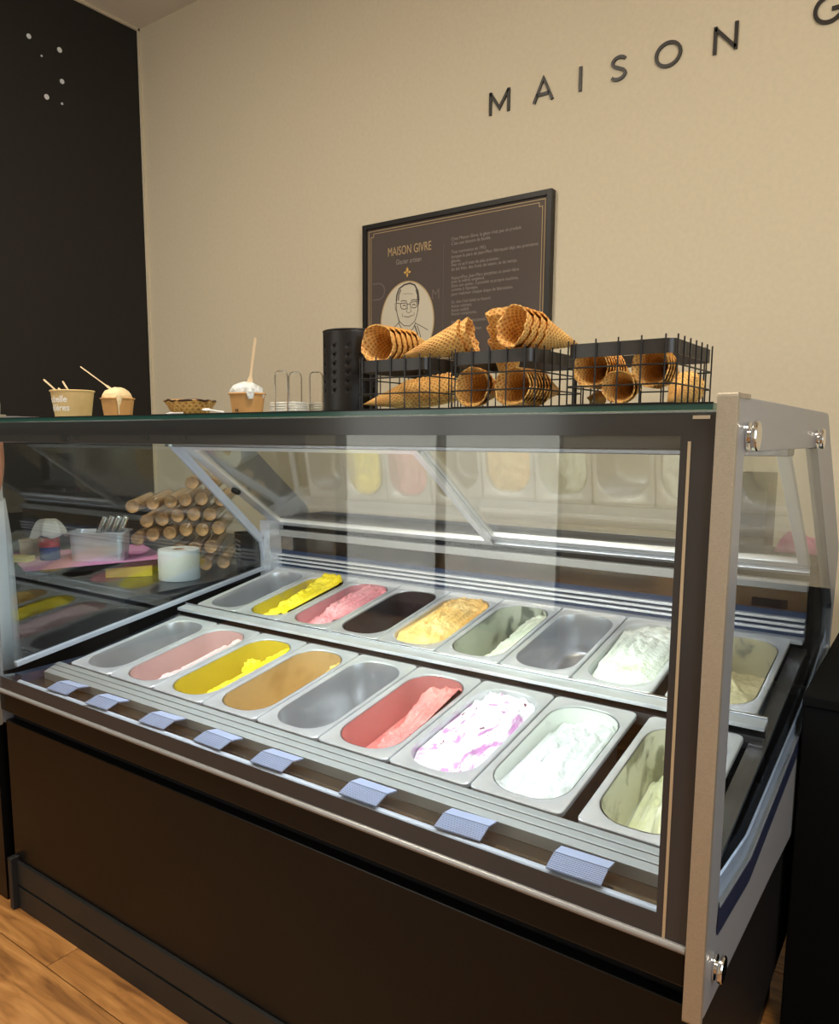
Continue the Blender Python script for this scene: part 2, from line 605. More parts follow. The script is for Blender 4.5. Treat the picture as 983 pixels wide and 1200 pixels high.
# front inside: seal, dark intake strip, grey rail
MB().box(-1.62, -.03, .006, .03, .578, .600).build('inner_ledge', PLWHITE, case)
MB().tube([(-1.62, .020, .604), (-.03, .020, .604)], .0075, 12).build('white_sill', SATIN_W, case, smooth=True)
MB().box(-1.62, -.03, .03, .112, .590, .600).build('intake_strip', mat('bronze_gloss', (110, 100, 88), 0.12, 0.85), case)
rail = MB()
for i in range(3):
    a0, a1 = i / 3, (i + 1) / 3
    ya, yb = .082 + .042 * a0, .082 + .042 * a1 - .0015
    za, zb = .620 + .016 * a0, .620 + .016 * a1 - .0008
    rail.prism_x([(ya, za - .008), (yb, zb - .008), (yb, zb), (ya, za)], -1.612, -.03)
rail.prism_x([(.080, .600), (.086, .600), (.086, .620), (.080, .620)], -1.612, -.03)
rail.prism_x([(.082, .612), (.126, .626), (.126, .629), (.082, .6150)], -1.612, -.03)
rail.build('front_rail', ALU_GREY, case, bevel=.001)
# middle step between the two rows of pans
MB().prism_x([(.494, .665), (.512, .665), (.512, .683), (.494, .680)], -1.612, -.03).build('middle_sill', STEEL_DK, case)
MB().prism_x([(.512, .60), (.518, .60), (.518, .700), (.512, .700)], -1.612, -.03).build('step_riser', mat('riser_dark', (40, 36, 36), 0.25, 0.6), case)
MB().prism_x([(.503, .698), (.536, .703), (.536, .711), (.503, .706)], -1.612, -.03).build('step_rail', STEEL, case, bevel=.001)
for zz in (.7085, .7145):
    MB().tube([(-1.61, .534, zz), (-.03, .534, zz)], .0022, 8).build('pan_wire', CHROME, case, smooth=True)
# rear rim, grille, back panel, bands
MB().box(-1.612, -.03, .899, .935, .765, .774).build('rear_rim', STEEL, case)
for i in range(3):
    z0 = .784 + i * .013
    MB().box(-1.60, -.03, .922 - .002 * i, .936, z0, z0 + .0062).build('grille_slat', ALU, case, bevel=.001)
MB().box(-1.60, -.03, .936, .942, .774, .830).build('grille_back', mat('grille_blue', (44, 56, 82), 0.4, 0.3), case)
MB().box(-1.60, -.03, .934, .940, .830, .876).build('rear_mirror_panel', mat('polished_steel_panel', (150, 140, 132), 0.08, 1.0), case)
MB().box(-1.60, -.03, .924, .945, .876, .898).build('rear_band', mat('band_grey', (160, 158, 156), 0.35, 0.5), case, bevel=.002)
MB().box(-.140, -.068, .930, .9345, .833, .852).build('temperature_display', mat('display_dark', (26, 20, 24), 0.1), case)
MB().box(-1.645, -1.60, .88, .945, .66, .93).build('rear_corner_post', STEEL, case)
# rear worktop behind the doors
MB().box(-1.64, -.02, .945, 1.20, .912, .935).build('rear_worktop', mat('worktop_black', (16, 16, 20), 0.85, spec=.02), case, bevel=.002)
MB().box(-1.64, -.02, .955, 1.15, .50, .912).build('rear_cabinet', BLACKM, case)
# side shelves beside the pans
MB().prism_x([(.10, .60), (.93, .742), (.93, .750), (.10, .608)], -1.635, -1.582).build('side_shelf', mat('side_navy_steel', (84, 92, 110), 0.25, 0.8), case)
MB().prism_x([(.10, .60), (.93, .742), (.93, .750), (.10, .608)], -.052, -.024).build('side_shelf', MATS['worn_steel'], case)

# header and LED
MB().prism_x([(.010, 1.196), (.080, 1.196), (.080, 1.216), (.110, 1.216), (.110, 1.238), (.010, 1.238)], -1.66, -.024).build('header_profile', HEADER, case, bevel=.002)
MB().box(-1.60, -.06, .086, .100, 1.203, 1.213).build('led_tube', emit('led_white', (225, 238, 255), 3.0), case)
MB().box(-1.36, -1.33, .0065, .010, 1.200, 1.212).build('header_bracket', STEEL_DK, case)
for x in (-1.30, -1.06, -.95):
    MB().lathe([(0.0001, -.002), (.004, -.002), (.004, .002), (.0001, .002)], 12, (0, 0, 0)).build('screw', CHROME, case, local=True).matrix_basis = Matrix.Translation(Vector((x, .009, 1.207)) - case.location) @ Matrix.Rotation(PI / 2, 4, 'X')

# front pane with its printed border
fg = MB().box(FX0, FX1, .000, .006, .578, 1.240).build('front_glass', CLEAR, case)
fb = MB()
fb.box(-.060, FX1, -.0012, -.0002, .585, 1.240)
fb.box(FX0, -.060, -.0012, -.0002, 1.2135, 1.240)
fb.box(FX0, -.060, -.0012, -.0002, .585, .6165)
fb.build('printed_border', FRIT, fg)
MB().box(-.0515, -.0480, -.0020, -.0012, .585, 1.207).build('gold_line', GOLD, fg)
MB().box(-.047, -.028, -.004, .000, 1.2325, 1.2365).build('hinge_clip', CHROME, fg)
# top pane
tg = MB().box(-1.70, -.024, -.010, .57, 1.2415, 1.250).build('top_glass', CLEAR_G, case)
MB().box(-1.70, -.024, -.0125, -.0095, 1.2425, 1.2495).build('polished_edge', TEAL, tg)
MB().box(-1.70, -.024, -.0130, -.0097, 1.2493, 1.2512).build('edge_gasket', BLACKM, tg)  # dark gasket line along the front edge of the top pane
MB().box(-1.66, -.024, .515, .575, 1.178, 1.2412).build('rear_top_beam', HEADER, case, bevel=.002)

# sloping rear doors
T0, B0 = Vector((0, .553, 1.191)), Vector((0, .938, .925))
def sl(x, t, off=0.0):
    d = (B0 - T0)
    n = Vector((0, d.z, -d.y)).normalized()      # points down and forward
    p = T0 + d * t + n * off
    return Vector((x, p.y, p.z))
up_n = Vector((0, (B0 - T0).z, -(B0 - T0).y)).normalized()
for (xa, xb, off, wl, wr) in ((-1.633, -.795, .008, .050, .020), (-.815, -.030, -.008, .020, .022)):
    f = MB()
    f.bar(sl(xa + wl / 2, 0, off), sl(xa + wl / 2, 1, off), wl, .014, up_n)
    f.bar(sl(xb - wr / 2, 0, off), sl(xb - wr / 2, 1, off), wr, .014, up_n)
    f.bar(sl(xa, .975, off), sl(xb, .975, off), .024, .015, up_n)
    f.bar(sl(xa, .02, off), sl(xb, .02, off), .02, .014, up_n)
    d_ = f.build('rear_door', ALU, case, bevel=.002)
    g = MB().bar(sl((xa + xb) / 2, .02, off), sl((xa + xb) / 2, .97, off), (xb - xa) - .02, .004, up_n)
    g.build('glass_pane', CLEAR_R, d_)
    if off > 0:
        k = MB().lathe([(.0001, 0), (.014, 0), (.016, .004), (.014, .010), (.0001, .011)], 20)
        k = k.build('door_knob', BLACKM, d_, smooth=True, local=True)
        k.matrix_basis = Matrix.Translation(sl(xa + wl / 2, .52, off + .007)) @ Vector((0, 0, 1)).rotation_difference(up_n).to_matrix().to_4x4()
MB().bar(sl(-1.615, 1.03), sl(-.03, 1.03), .016, .012, up_n).build('door_track', ALU, case, bevel=.002)
MB().bar(sl(-1.615, 1.08, -.004), sl(-.03, 1.08, -.004), .012, .006, up_n).build('door_track', ALU, case)

# end panels: grey frame, glass pane, gasket, round fixings
def round_poly(pts, r=.014, n=4):
    out = []
    k = len(pts)
    for i in range(k):
        p, a, c = Vector(pts[i]), Vector(pts[i - 1]), Vector(pts[(i + 1) % k])
        da, dc = (a - p), (c - p)
        rr = min(r, da.length * .45, dc.length * .45)
        a1, c1 = p + da.normalized() * rr, p + dc.normalized() * rr
        for j in range(n):
            t = j / (n - 1)
            out.append(tuple((a1 * (1 - t) + p * t) * (1 - t) + (p * (1 - t) + c1 * t) * t))
    return out
out_r = [(.000, .490), (.50, .450), (.940, .404), (.945, .640), (1.135, .704), (1.165, .948), (.784, 1.256), (.000, 1.258)]
inn_r = [(.060, .610), (.270, .583), (.62, .620), (.85, .648), (1.120, .716), (1.115, .815), (.66, 1.192), (.045, 1.194)]
for side, (xa, xb) in (('r', (-.0205, 0.0)), ('l', (-1.70, -1.68))):
    inn_ = inn_r if side == 'r' else [((.012 if y < .1 else y), z) for y, z in inn_r]
    fr = MB().frame_x(round_poly(out_r, .016), round_poly(inn_, .012), xa + .001, xb)
    ep = fr.build('end_panel', GREY, case, bevel=.0015)
    MB().prism_x(round_poly(inn_, .012), xb - .0065, xb - .0005).build('glass_pane', CLEAR_E, ep)
    ins = [(y + (.010 if y < .3 else -.010 if y > .9 else 0), z + (.030 if z < .72 else -.004)) for y, z in inn_]
    inn2 = round_poly(ins, .012)
    if side == 'r':
        MB().frame_x(round_poly(inn_, .012)[:20], inn2[:20], xb - .0105, xb - .007, False).build('inner_bead', mat('bead_blue_white', (176, 188, 212), .4), ep)
    outs = [(y + (-.006 if y < .3 else .006 if y > .9 else 0), z + (-.034 if z < .75 else .0)) for y, z in inn_]
    MB().frame_x(round_poly(outs, .012)[:20], round_poly(inn_, .012)[:20], (xb if side == 'r' else xa - .001), (xb + .001 if side == 'r' else xa), False).build('gasket', NAVY, ep)
    fe = MB().prism_x(round_poly([(-.008, .488), (.003, .488), (.003, 1.262), (-.008, 1.262)], .005), xa - .0005, xb + .0008)
    fe.prism_x(round_poly([(.0, 1.2555), (.06, 1.2555), (.06, 1.2615), (.0, 1.2615)], .002), xa - .0005, xb + .0008)
    fe.build('front_edge_trim', CHAMP, ep, bevel=.002)
    xo = xb if side == 'r' else xa
    sgn = 1 if side == 'r' else -1
    for (yy, zz) in ((.057, 1.213), (.643, 1.207), (.057, .534)):
        kn = MB().lathe([(.0001, -.0085), (.0165, -.0085), (.0165, -.0065), (.0080, -.0065), (.0080, -.003), (.0165, -.003), (.0178, -.0015), (.0178, .002), (.0165, .0035), (.0001, .0035)], 28)
        kn = kn.build('round_fixing', CHROME, ep, smooth=True, local=True)
        kn.matrix_basis = Matrix.Translation(Vector((xo + sgn * .009, yy, zz))) @ Matrix.Rotation(sgn * PI / 2, 4, 'Y')
# inner left pane with white bead (second pane of the insulated end)
il = [(.020, .648), (.892, .770), (.872, .868), (.520, 1.190), (.020, 1.190)]
ip = MB().prism_x(il, -1.640, -1.634).build('inner_glass', CLEAR_L, case)
bd = MB()
for a_, b_ in zip(il[:3], il[1:4]):
    bd.bar((-1.634, *a_), (-1.634, *b_), (.026 if a_[1] > .86 else .013), .014, (1, 0, 0))
bd.build('white_bead', SATIN_W, ip, bevel=.002)
MB().box(-1.655, -1.625, .028, .93, .56, .62).build('side_wall', mat('side_blue_steel', (70, 84, 112), .3, .6), case)

# ------------------------------------------------------------------ pans and gelato
PAN_W, PAN_L = .1635, .361
TOPW, TOPL, TOPR = .137, .318, .056
BOTW, BOTL, BOTR, DEPTH = .122, .302, .050, .112
def wall_dim(z):
    t = max(0.0, min(1.0, -z / DEPTH))
    return TOPW + (BOTW - TOPW) * t, TOPL + (BOTL - TOPL) * t, TOPR + (BOTR - TOPR) * t
def pan_mesh():
    mb = MB()
    rings = [rrect(PAN_W - .006, PAN_L - .006, .010, -.009), rrect(PAN_W, PAN_L, .012, -.009), rrect(PAN_W, PAN_L, .012, -.0015), rrect(PAN_W - .003, PAN_L - .003, .011, 0),
             rrect(TOPW + .010, TOPL + .010, TOPR + .004, -.0005), rrect(TOPW + .003, TOPL + .003, TOPR + .001, -.003), rrect(TOPW, TOPL, TOPR, -.009)]
    for k in range(1, 5):
        z = -DEPTH * .9 * k / 4
        rings.append(rrect(*wall_dim(z), z))
    rings += [rrect(BOTW - .008, BOTL - .008, BOTR - .004, -DEPTH * .96), rrect(BOTW - .024, BOTL - .024, BOTR - .012, -DEPTH), rrect(.04, .2, .018, -DEPTH - .001)]
    mb.loft(rings, caps=False)
    n = len(rings[0])
    last = len(mb.v) - n
    mb.f.append(tuple(range(last, last + n)))
    return mb
proto_pan = pan_mesh().build('pan_body', STEEL, None, smooth=True, angle=35)
PAN_ME = proto_pan.data
PAN_ME.materials.append(mat('pan_inside_steel', (192, 193, 196), .33, .78, var=.10, vscale=9, bump=.05, bscale=12))
for p_ in PAN_ME.polygons:
    if p_.center.z < -.0045 and abs(p_.center.x) < .0695 and abs(p_.center.y) < .160:
        p_.material_index = 1
bpy.data.objects.remove(proto_pan)

def rrect_pt(w, l, r, k):
    return rrect(w, l, r)[k]

def gelato_mesh(h, seed, rough_amp=.004, rscale=45.0, rings=24, m=13):
    """filled surface reaching the pan wall; h(x, y) gives its height below the rim"""
    mb = MB()
    off = Vector((seed * 3.7, seed * 1.3, seed * .7))
    def height(x, y):
        v = Vector((x * rscale, y * rscale, 0)) + off
        v2 = Vector((x * rscale * 1.5 + y * rscale * .4, y * rscale * .35, 4.0)) + off
        return max(-DEPTH * .965 - .0008, h(x, y) + 1.5 * rough_amp * (.9 * noise.noise(v) + 1.0 * noise.noise(v2 * 1.3) + .7 * noise.noise(v * 2.3) + .5 * noise.noise(v * 5.1)))
    vs = []
    base = rrect(TOPW, TOPL, TOPR, 0, m)
    n = len(base)
    for k in range(rings):
        s = 1.0 - k / rings
        s = 1 - (1 - s) ** 1.15
        for bx, by, _ in base:
            x, y = bx * s, by * s
            z = height(x, y)
            w, l, r = wall_dim(min(0, z))
            fx, fy = (w - .0012) / TOPW, (l - .0012) / TOPL
            vs.append((x * fx, y * fy, z - (.003 if k == 0 else 0)))
    vs.append((0, 0, height(0, 0)))
    fs = []
    for k in range(rings - 1):
        for j in range(n):
            j2 = (j + 1) % n
            fs.append((k * n + j, k * n + j2, (k + 1) * n + j2, (k + 1) * n + j))
    last = (rings - 1) * n
    for j in range(n):
        fs.append((last + j, last + (j + 1) % n, rings * n))
    return mb.add(vs, fs)

def smear_mesh(ztop, zbot=-DEPTH * .97):
    mb = MB()
    rings = []
    for k in range(7):
        z = ztop + (zbot - ztop) * k / 6
        w, l, r = wall_dim(z)
        rings.append(rrect(w - .0016, l - .0016, r - .0008, z))
    w, l, r = wall_dim(zbot)
    rings.append(rrect(w - .026, l - .026, r - .012, zbot - .0006))
    rings.append(rrect(.04, .2, .018, zbot - .0006))
    mb.loft(rings, caps=False)
    n = len(rings[0])
    last = len(mb.v) - n
    mb.f.append(tuple(range(last, last + n)))
    return mb

def lump(cx, cy, cz, rx, ry, rz, seed, amp=.35):
    """a rough scoop or flake of gelato"""
    mb = MB()
    nu, nv = 18, 11
    rings = []
    for j in range(nv + 1):
        ph = PI * j / nv
        ring = []
        for i in range(nu):
            th = 2 * PI * i / nu
            d = Vector((math.sin(ph) * math.cos(th), math.sin(ph) * math.sin(th), math.cos(ph)))
            q = 1 + amp * (noise.noise(d * 1.9 + Vector((seed, 0, 0))) + .5 * noise.noise(d * 5 + Vector((0, seed, 0))))
            ring.append((cx + d.x * rx * q, cy + d.y * ry * q, cz + d.z * rz * q))
        rings.append(ring)
    mb.loft(rings)
    return mb

def gel(name, c, c2=None, **k):
    c2 = c2 or tuple(min(255, int(v * 1.05 + 4)) for v in c)
    kw = dict(scale=14, lo=.42, hi=.58, rough=.5, bump=1.0, bscale=85)
    kw.update(k)
    return mix_mat(name, c, c2, **kw)

STC = (170, 168, 166)
def film(name, c, lo=.56, hi=.64, c2=None, metal=.9, **k):
    kw = dict(scale=9, rough=.36, metal_b=metal, rough_b=.28, bump=.45, bscale=16, stretch=(1.6, .8, 1))
    kw.update(k)
    return mix_mat(name, c, c2 or STC, lo=lo, hi=hi, **kw)

def heap(base=-.012, top=.014, ax=0.0, ay=0.0, sx=.06, sy=.15):
    def h(x, y):
        return base + (top - base) * max(0.0, 1 - ((x - ax) / sx) ** 2 * .8) * max(0.0, 1 - ((y - ay) / sy) ** 2 * .7)
    return h
def side_strip(x0, x1, lo=-.113, hi=-.03, k=0.0):
    """gelato left along one long wall: low on the -x side, rising towards +x"""
    def h(x, y):
        return lo + (hi - lo) * sstep(x0, x1, x + k * y)
    return h

def bank(x0, tilt=0.0, slope=.42, lo=-.104, top=-.005, seed=0.0, wob=.014):
    """gelato left as a bank against the +x wall, dropping away left of a wavy edge"""
    def h(x, y):
        e = x0 + tilt * y + wob * noise.noise(Vector((y * 22, seed, 0)))
        s = sstep(e - .016, e + .006, x)
        return lo * (1 - s) + (top - slope * (.066 - x)) * s
    return h
ROWS = {'f': (-1.579, .130, .636, .153), 'b': (-1.574, .539, .715, .171)}
def place_pan(rowk, xc, label, parts):
    X0, y0, z0, th = ROWS[rowk]
    c = Vector((xc, y0 + PAN_L / 2 * math.cos(th), z0 + PAN_L / 2 * math.sin(th)))
    t = thing('gelato_pan', c, label, 'gelato pan', 'stainless gelato pans in the display case')
    t.rotation_euler = (th, 0, 0)
    o = bpy.data.objects.new('pan_body', PAN_ME)
    COL.objects.link(o)
    o.parent = t
    for nm, mb, m in parts:
        mb.build(nm, m, t, smooth=True, local=True, angle=180)
    return t
xf = lambda k: -1.579 + (k - .5) * .167
xb_ = lambda k: -1.574 + (k - .5) * .167

YEL = gel('lemon_gelato', (250, 222, 40), (255, 234, 70))
PNK = gel('strawberry_gelato', (236, 150, 158), (244, 172, 178), cc=(206, 92, 104), clo=.66, chi=.70, cscale=120)
ORG = gel('mango_gelato', (252, 202, 122), (255, 216, 146))
WHT = gel('white_gelato', (214, 218, 216), (228, 231, 229), bump=1.0, bscale=70)
WGR = gel('white_green_gelato', (242, 246, 238), (214, 236, 180), lo=.60, hi=.72, scale=8)
COR = gel('watermelon_gelato', (240, 138, 132), (248, 158, 150), cc=(176, 60, 64), clo=.70, chi=.73, cscale=90)
SWL = gel('cherry_swirl_gelato', (246, 244, 246), (208, 146, 200), scale=8, lo=.52, hi=.62, stretch=(2.2, .9, 1), distort=3.0, cc=(120, 30, 66), clo=.70, chi=.73, cscale=38)
LPK = gel('pale_pink_gelato', (240, 208, 206), (246, 220, 216))
CRM = gel('pistachio_cream_gelato', (232, 232, 190), (240, 240, 208), bump=.6)
GRN = gel('pale_pistachio_gelato', (234, 240, 216), (242, 246, 230))
BGE = gel('caramel_gelato', (238, 196, 110), (246, 210, 130))

# back row, from the left glass to the right end
place_pan('b', xb_(1), 'empty stainless pan next to the yellow gelato in the back row', [])
place_pan('b', xb_(2), 'pan of bright yellow gelato in the back row', [
    ('smear', smear_mesh(-.004), film('lemon_film', (184, 168, 62), .58, .7)),
    ('gelato', gelato_mesh(lambda x, y: -.040 + .040 * sstep(-.062, .0, x + .10 * y) + .012 * sstep(.02, .15, y), 1.0, .005), YEL)])
place_pan('b', xb_(3), 'pan of speckled pink strawberry gelato in the back row', [
    ('smear', smear_mesh(-.004), film('strawberry_film', (190, 138, 142), .6, .7)),
    ('gelato', gelato_mesh(lambda x, y: -.040 + .036 * sstep(-.06, .0, x + .12 * y) + .008 * math.cos(y * 14), 2.0, .005), PNK)])
place_pan('b', xb_(4), 'nearly empty pan with dark chocolate smears in the back row', [
    ('smear', smear_mesh(-.006), film('chocolate_film', (58, 44, 42), .52, .72, c2=(110, 104, 104), metal=.9, scale=6))])
place_pan('b', xb_(5), 'pan heaped with orange mango gelato in the back row', [
    ('gelato', gelato_mesh(heap(-.012, .016, 0, .02), 3.0, .0055, 38), ORG)])
place_pan('b', xb_(6), 'back row pan with pale green film and creamy remains along one side', [
    ('smear', smear_mesh(-.004), film('pistachio_film', (168, 170, 154), .50, .58, c2=(142, 144, 136), metal=.7, scale=16)),
    ('gelato', gelato_mesh(bank(-.002, -.06, .45, seed=5, wob=.02), 4.0, .004), GRN)])
place_pan('b', xb_(7), 'empty stainless pan between pistachio and white gelato in the back row', [])
place_pan('b', xb_(8), 'back row pan heaped with white gelato with a green streak', [
    ('gelato', gelato_mesh(heap(-.013, .014, 0, 0), 5.0, .006, 34), WGR)])
place_pan('b', xb_(9) + .022, 'back row pan of cream gelato close to the end panel with the round fixings', [
    ('smear', smear_mesh(-.004), film('cream_film', (188, 180, 150), .54, .62, c2=(150, 148, 140), metal=.5, scale=14)),
    ('gelato', gelato_mesh(lambda x, y: -.030 - .055 * sstep(.0, .05, y), 6.0, .004), gel('vanilla_gelato', (222, 208, 166)))])

# front row
place_pan('f', xf(1), 'empty stainless pan next to the dusky pink pan in the front row', [])
place_pan('f', xf(2), 'front row pan with a dusky pink film and a pale pink strip left', [
    ('smear', smear_mesh(-.004), film('dusky_pink_film', (186, 152, 148), .62, .74)),
    ('gelato', gelato_mesh(bank(.010, -.03, .34, seed=1), 7.0, .004), LPK)])
place_pan('f', xf(3), 'front row pan of lemon gelato scraped low with a chunk left', [
    ('smear', smear_mesh(-.004), film('deep_lemon_film', (188, 168, 52), .64, .76)),
    ('gelato', gelato_mesh(bank(.012, -.06, .38, seed=2), 8.0, .004), YEL),
    ('chunk', lump(.012, .045, -.030, .019, .026, .022, 2.2, .5), YEL)])
place_pan('f', xf(4), 'front row pan with a caramel brown film and a few scraps', [
    ('smear', smear_mesh(-.004), film('caramel_film', (184, 156, 108), .66, .78, cc=(160, 130, 84), clo=.5, chi=.7, cscale=12)),
    ('gelato', gelato_mesh(bank(.070, -.20, .40, seed=3), 9.0, .003), BGE),
    ('chunk', lump(.046, .118, -.022, .010, .012, .010, 3.1, .5), BGE)])
place_pan('f', xf(5), 'empty stainless pan between caramel and coral gelato in the front row', [])
place_pan('f', xf(6), 'front row pan of coral red sorbet half scooped out', [
    ('smear', smear_mesh(-.004), film('coral_film', (186, 124, 120), .66, .78)),
    ('gelato', gelato_mesh(lambda x, y: bank(-.012, -.14, .30, -.075, -.010, 4.0, .020)(x, y) + .022 * sstep(.0, .08, y) * sstep(-.04, .0, x) * (1 - sstep(.10, .15, y)) - .045 * sstep(.115, .15, y), 10.0, .0055, 40), COR)])
place_pan('f', xf(7), 'front row pan of white gelato swirled with purple cherry', [
    ('gelato', gelato_mesh(heap(-.016, .006, 0, .02), 11.0, .006, 36), SWL)])
place_pan('f', xf(8), 'front row pan filled level with plain white gelato', [
    ('smear', smear_mesh(-.004), film('white_film', (214, 218, 210), .62, .7)),
    ('gelato', gelato_mesh(lambda x, y: -.030 + .022 * sstep(-.06, .02, x) - .012 * sstep(.06, .15, y), 12.0, .0065, 42), WHT)])
place_pan('f', -.1395, 'front row pan of pale pistachio gelato mostly scooped, set apart by a gap', [
    ('smear', smear_mesh(-.003), film('pale_pistachio_film', (188, 186, 166), .48, .56, scale=15, c2=(140, 140, 128), metal=.8)),
    ('gelato', gelato_mesh(lambda x, y: bank(-.006, -.05, .30, -.100, -.020, 6.0, .02)(x, y) - .05 * (1 - sstep(-.12, -.04, y)), 13.0, .007, 46), CRM)])

# price tag holders on the intake strip
RIDGE = glass('clear_plastic', (0.86, 0.90, 0.97), 1.45, .15)
PLPL = mat('frosted_plastic', (124, 134, 160), .2, .0)
def tag_holder(x, y, what, ang=0.0):
    t = thing('price_tag_holder', (x, y - .019, .6046), 'clear ridged plastic tag holder in front of the %s pan' % what, 'tag holder', 'clear tag holders along the case front')
    t.rotation_euler = (0, 0, ang)
    t.scale = (1.22, 1.0, 1.0)
    for k, (y0, y1, za, zb) in enumerate(((-.030, .000, .010, .018), (.002, .030, .018, .013))):
        pl = MB().prism_x([(y0, za), (y1, zb), (y1, zb + .0016), (y0, za + .0016)], -.032, .032).build('tag_plate', PLPL, t, local=True)
        rb = MB()
        for i in range(9):
            a = (i + .5) / 9
            yy, zz = y0 + (y1 - y0) * a, za + (zb - za) * a + .0016
            rb.box(-.032, .032, yy - .0010, yy + .0010, zz - .0004, zz + .0012)
        rb.build('ridges', mat('plastic_ridge', (158, 170, 200), .2), pl, local=True)
    MB().box(-.030, .030, -.004, .004, -.004, .0185).build('tag_foot', RIDGE, t, local=True)
    return t
for (x, y, a, wh) in ((-1.452, .066, .04, 'first empty front'), (-1.291, .064, .02, 'dusky pink front'), (-1.100, .066, .03, 'lemon front'), (-.927, .066, -.03, 'caramel front'), (-.765, .064, .02, 'empty steel front'),
                      (-.552, .062, 0, 'cherry swirl front'), (-.365, .066, .06, 'plain white front'), (-.178, .062, .04, 'pistachio front')):
    tag_holder(x, y, wh, a)

# ------------------------------------------------------------------ pixel helper (a pixel gives a direction, Y or depth comes from the surface it touches)
def pray(px, py):
    return fwd + rgt * ((px - PPX) / F_PX) - upv * ((py - PPY) / F_PX)
def pixY(px, py, Y):
    d = pray(px, py)
    return CAM + d * ((Y - CAM.y) / d.y)
def pixZ(px, py, Z):
    d = pray(px, py)
    return CAM + d * ((Z - CAM.z) / d.z)
def pixD(px, py, depth):
    return CAM + pray(px, py) * depth

# ------------------------------------------------------------------ unseen ceiling fill lamps, added to brighten the walls and room
for i, (x, y, w) in enumerate(((0.55, -0.35, 42.0), (-1.9, -0.7, 58.0))):
    t = thing('fill_lamp', (x, y, ZC - .045), ('unseen warm fill lamp added above the black counter block end of the case', 'unseen warm fill lamp added above the customer side of the shop')[i], 'fill lamp')
    MB().box(-.31, .31, -.31, .31, 0, .045).build('fill_lamp_housing', PLWHITE, t, local=True, bevel=.004)
    MB().box(-.28, .28, -.28, .28, -.004, .0).build('fill_lamp_diffuser', emit('warm_fill_glow', (255, 226, 180), 4.0), t, local=True)
    area_light('fill_lamp_light', (x, y, ZC - .06), (x - .1, y + .05, 0), .55, .55, w, (1.0, .90, .75))

# ------------------------------------------------------------------ wall lettering
def ribbon(mb, pts, w, d, conv):
    """flat band of width w along 2-D points, depth d; conv maps (x, z, depth) to a vertex"""
    k = len(pts)
    P = [Vector((p[0], p[1])) for p in pts]
    rings = []
    for i in range(k):
        a = (P[i] - P[i - 1]).normalized() if i > 0 else None
        b_ = (P[i + 1] - P[i]).normalized() if i < k - 1 else None
        a = a or b_
        b_ = b_ or a
        t = (a + b_)
        t = t.normalized() if t.length > 1e-6 else a
        n = Vector((-t.y, t.x))
        sc = min(1.8, 1.0 / max(.3, n.dot(Vector((-a.y, a.x)))))
        o = n * (w / 2 * sc)
        p, q = P[i] + o, P[i] - o
        rings.append([conv(p.x, p.y, 0), conv(q.x, q.y, 0), conv(q.x, q.y, d), conv(p.x, p.y, d)])
    mb.loft(rings)
def arc(cx, cz, rx, rz, a0, a1, n=22):
    return [(cx + rx * math.cos(math.radians(a0 + (a1 - a0) * i / n)), cz + rz * math.sin(math.radians(a0 + (a1 - a0) * i / n))) for i in range(n + 1)]
LZ, LH, LW = 2.4525, .0835, .0108
h2 = LW / 2
LET = {
    'M': (.089, [[(h2, 0), (h2, LH)], [(.089 - h2, 0), (.089 - h2, LH)], [(h2, LH - .004), (.0445, .020), (.089 - h2, LH - .004)]]),
    'A': (.085, [[(h2, 0), (.0425, LH - .001), (.085 - h2, 0)], [(.017, .026), (.068, .026)]]),
    'I': (.0105, [[(h2, 0), (h2, LH)]]),
    'S': (.064, [arc(.034, .0615, .0235, .0168, 28, 250, 16)[:-1] + [(.030, .0435), (.036, .0400)] + arc(.031, .0220, .0250, .0170, 62, -152, 16)]),
    'O': (.090, [arc(.045, .0418, .040, .0370, 0, 359.9, 40)]),
    'N': (.075, [[(h2, 0), (h2, LH)], [(.075 - h2, 0), (.075 - h2, LH)], [(h2, LH - .006), (.075 - h2, .006)]]),
    'G': (.088, [arc(.043, .0418, .038, .0370, 42, 318, 34) + [(.0745, .012), (.0745, .040)], [(.050, .040), (.0797, .040)]]),
}
LBLACK = mat('letter_black', (34, 28, 22), .4)
for ch, x0 in (('M', -1.3655), ('A', -1.180), ('I', -.998), ('S', -.884), ('O', -.726), ('N', -.536), ('G', -.247)):
    mb = MB()
    for st in LET[ch][1]:
        ribbon(mb, st, LW, .007, lambda x, z, d: (x, -d, z))
    o = mb.build('wall_letter', LBLACK)
    o.location = (x0, YB - .0005, LZ)
    tag(o, 'raised black capital letter %s of the sign on the beige wall' % ch, 'letter', 'raised letters on the beige wall')

# white plugs left in the black wall
for i, (px, py, r) in enumerate(((33, 43, .011), (69, 59, .012), (72, 96, .011), (54, 114, .012), (48, 66, .005), (72, 122, .006))):
    d = pray(px, py)
    p = CAM + d * ((XL - CAM.x) / d.x)
    o = MB().lathe([(.0001, .001), (r * .45, .001), (r * .45, .004), (r, .004), (r * 1.05, 0), (.0001, 0)] if r > .008 else [(.0001, .003), (r, .003), (r, 0), (.0001, 0)], 16).build('wall_plug', PLWHITE)
    o.location = p
    o.rotation_euler = (0, PI / 2, 0)
    tag(o, 'small white ring shaped plug in the black wall' if r > .008 else 'tiny white speck of filler in the black wall', 'wall plug', 'white ring plugs in the black wall' if r > .008 else 'white specks in the black wall')

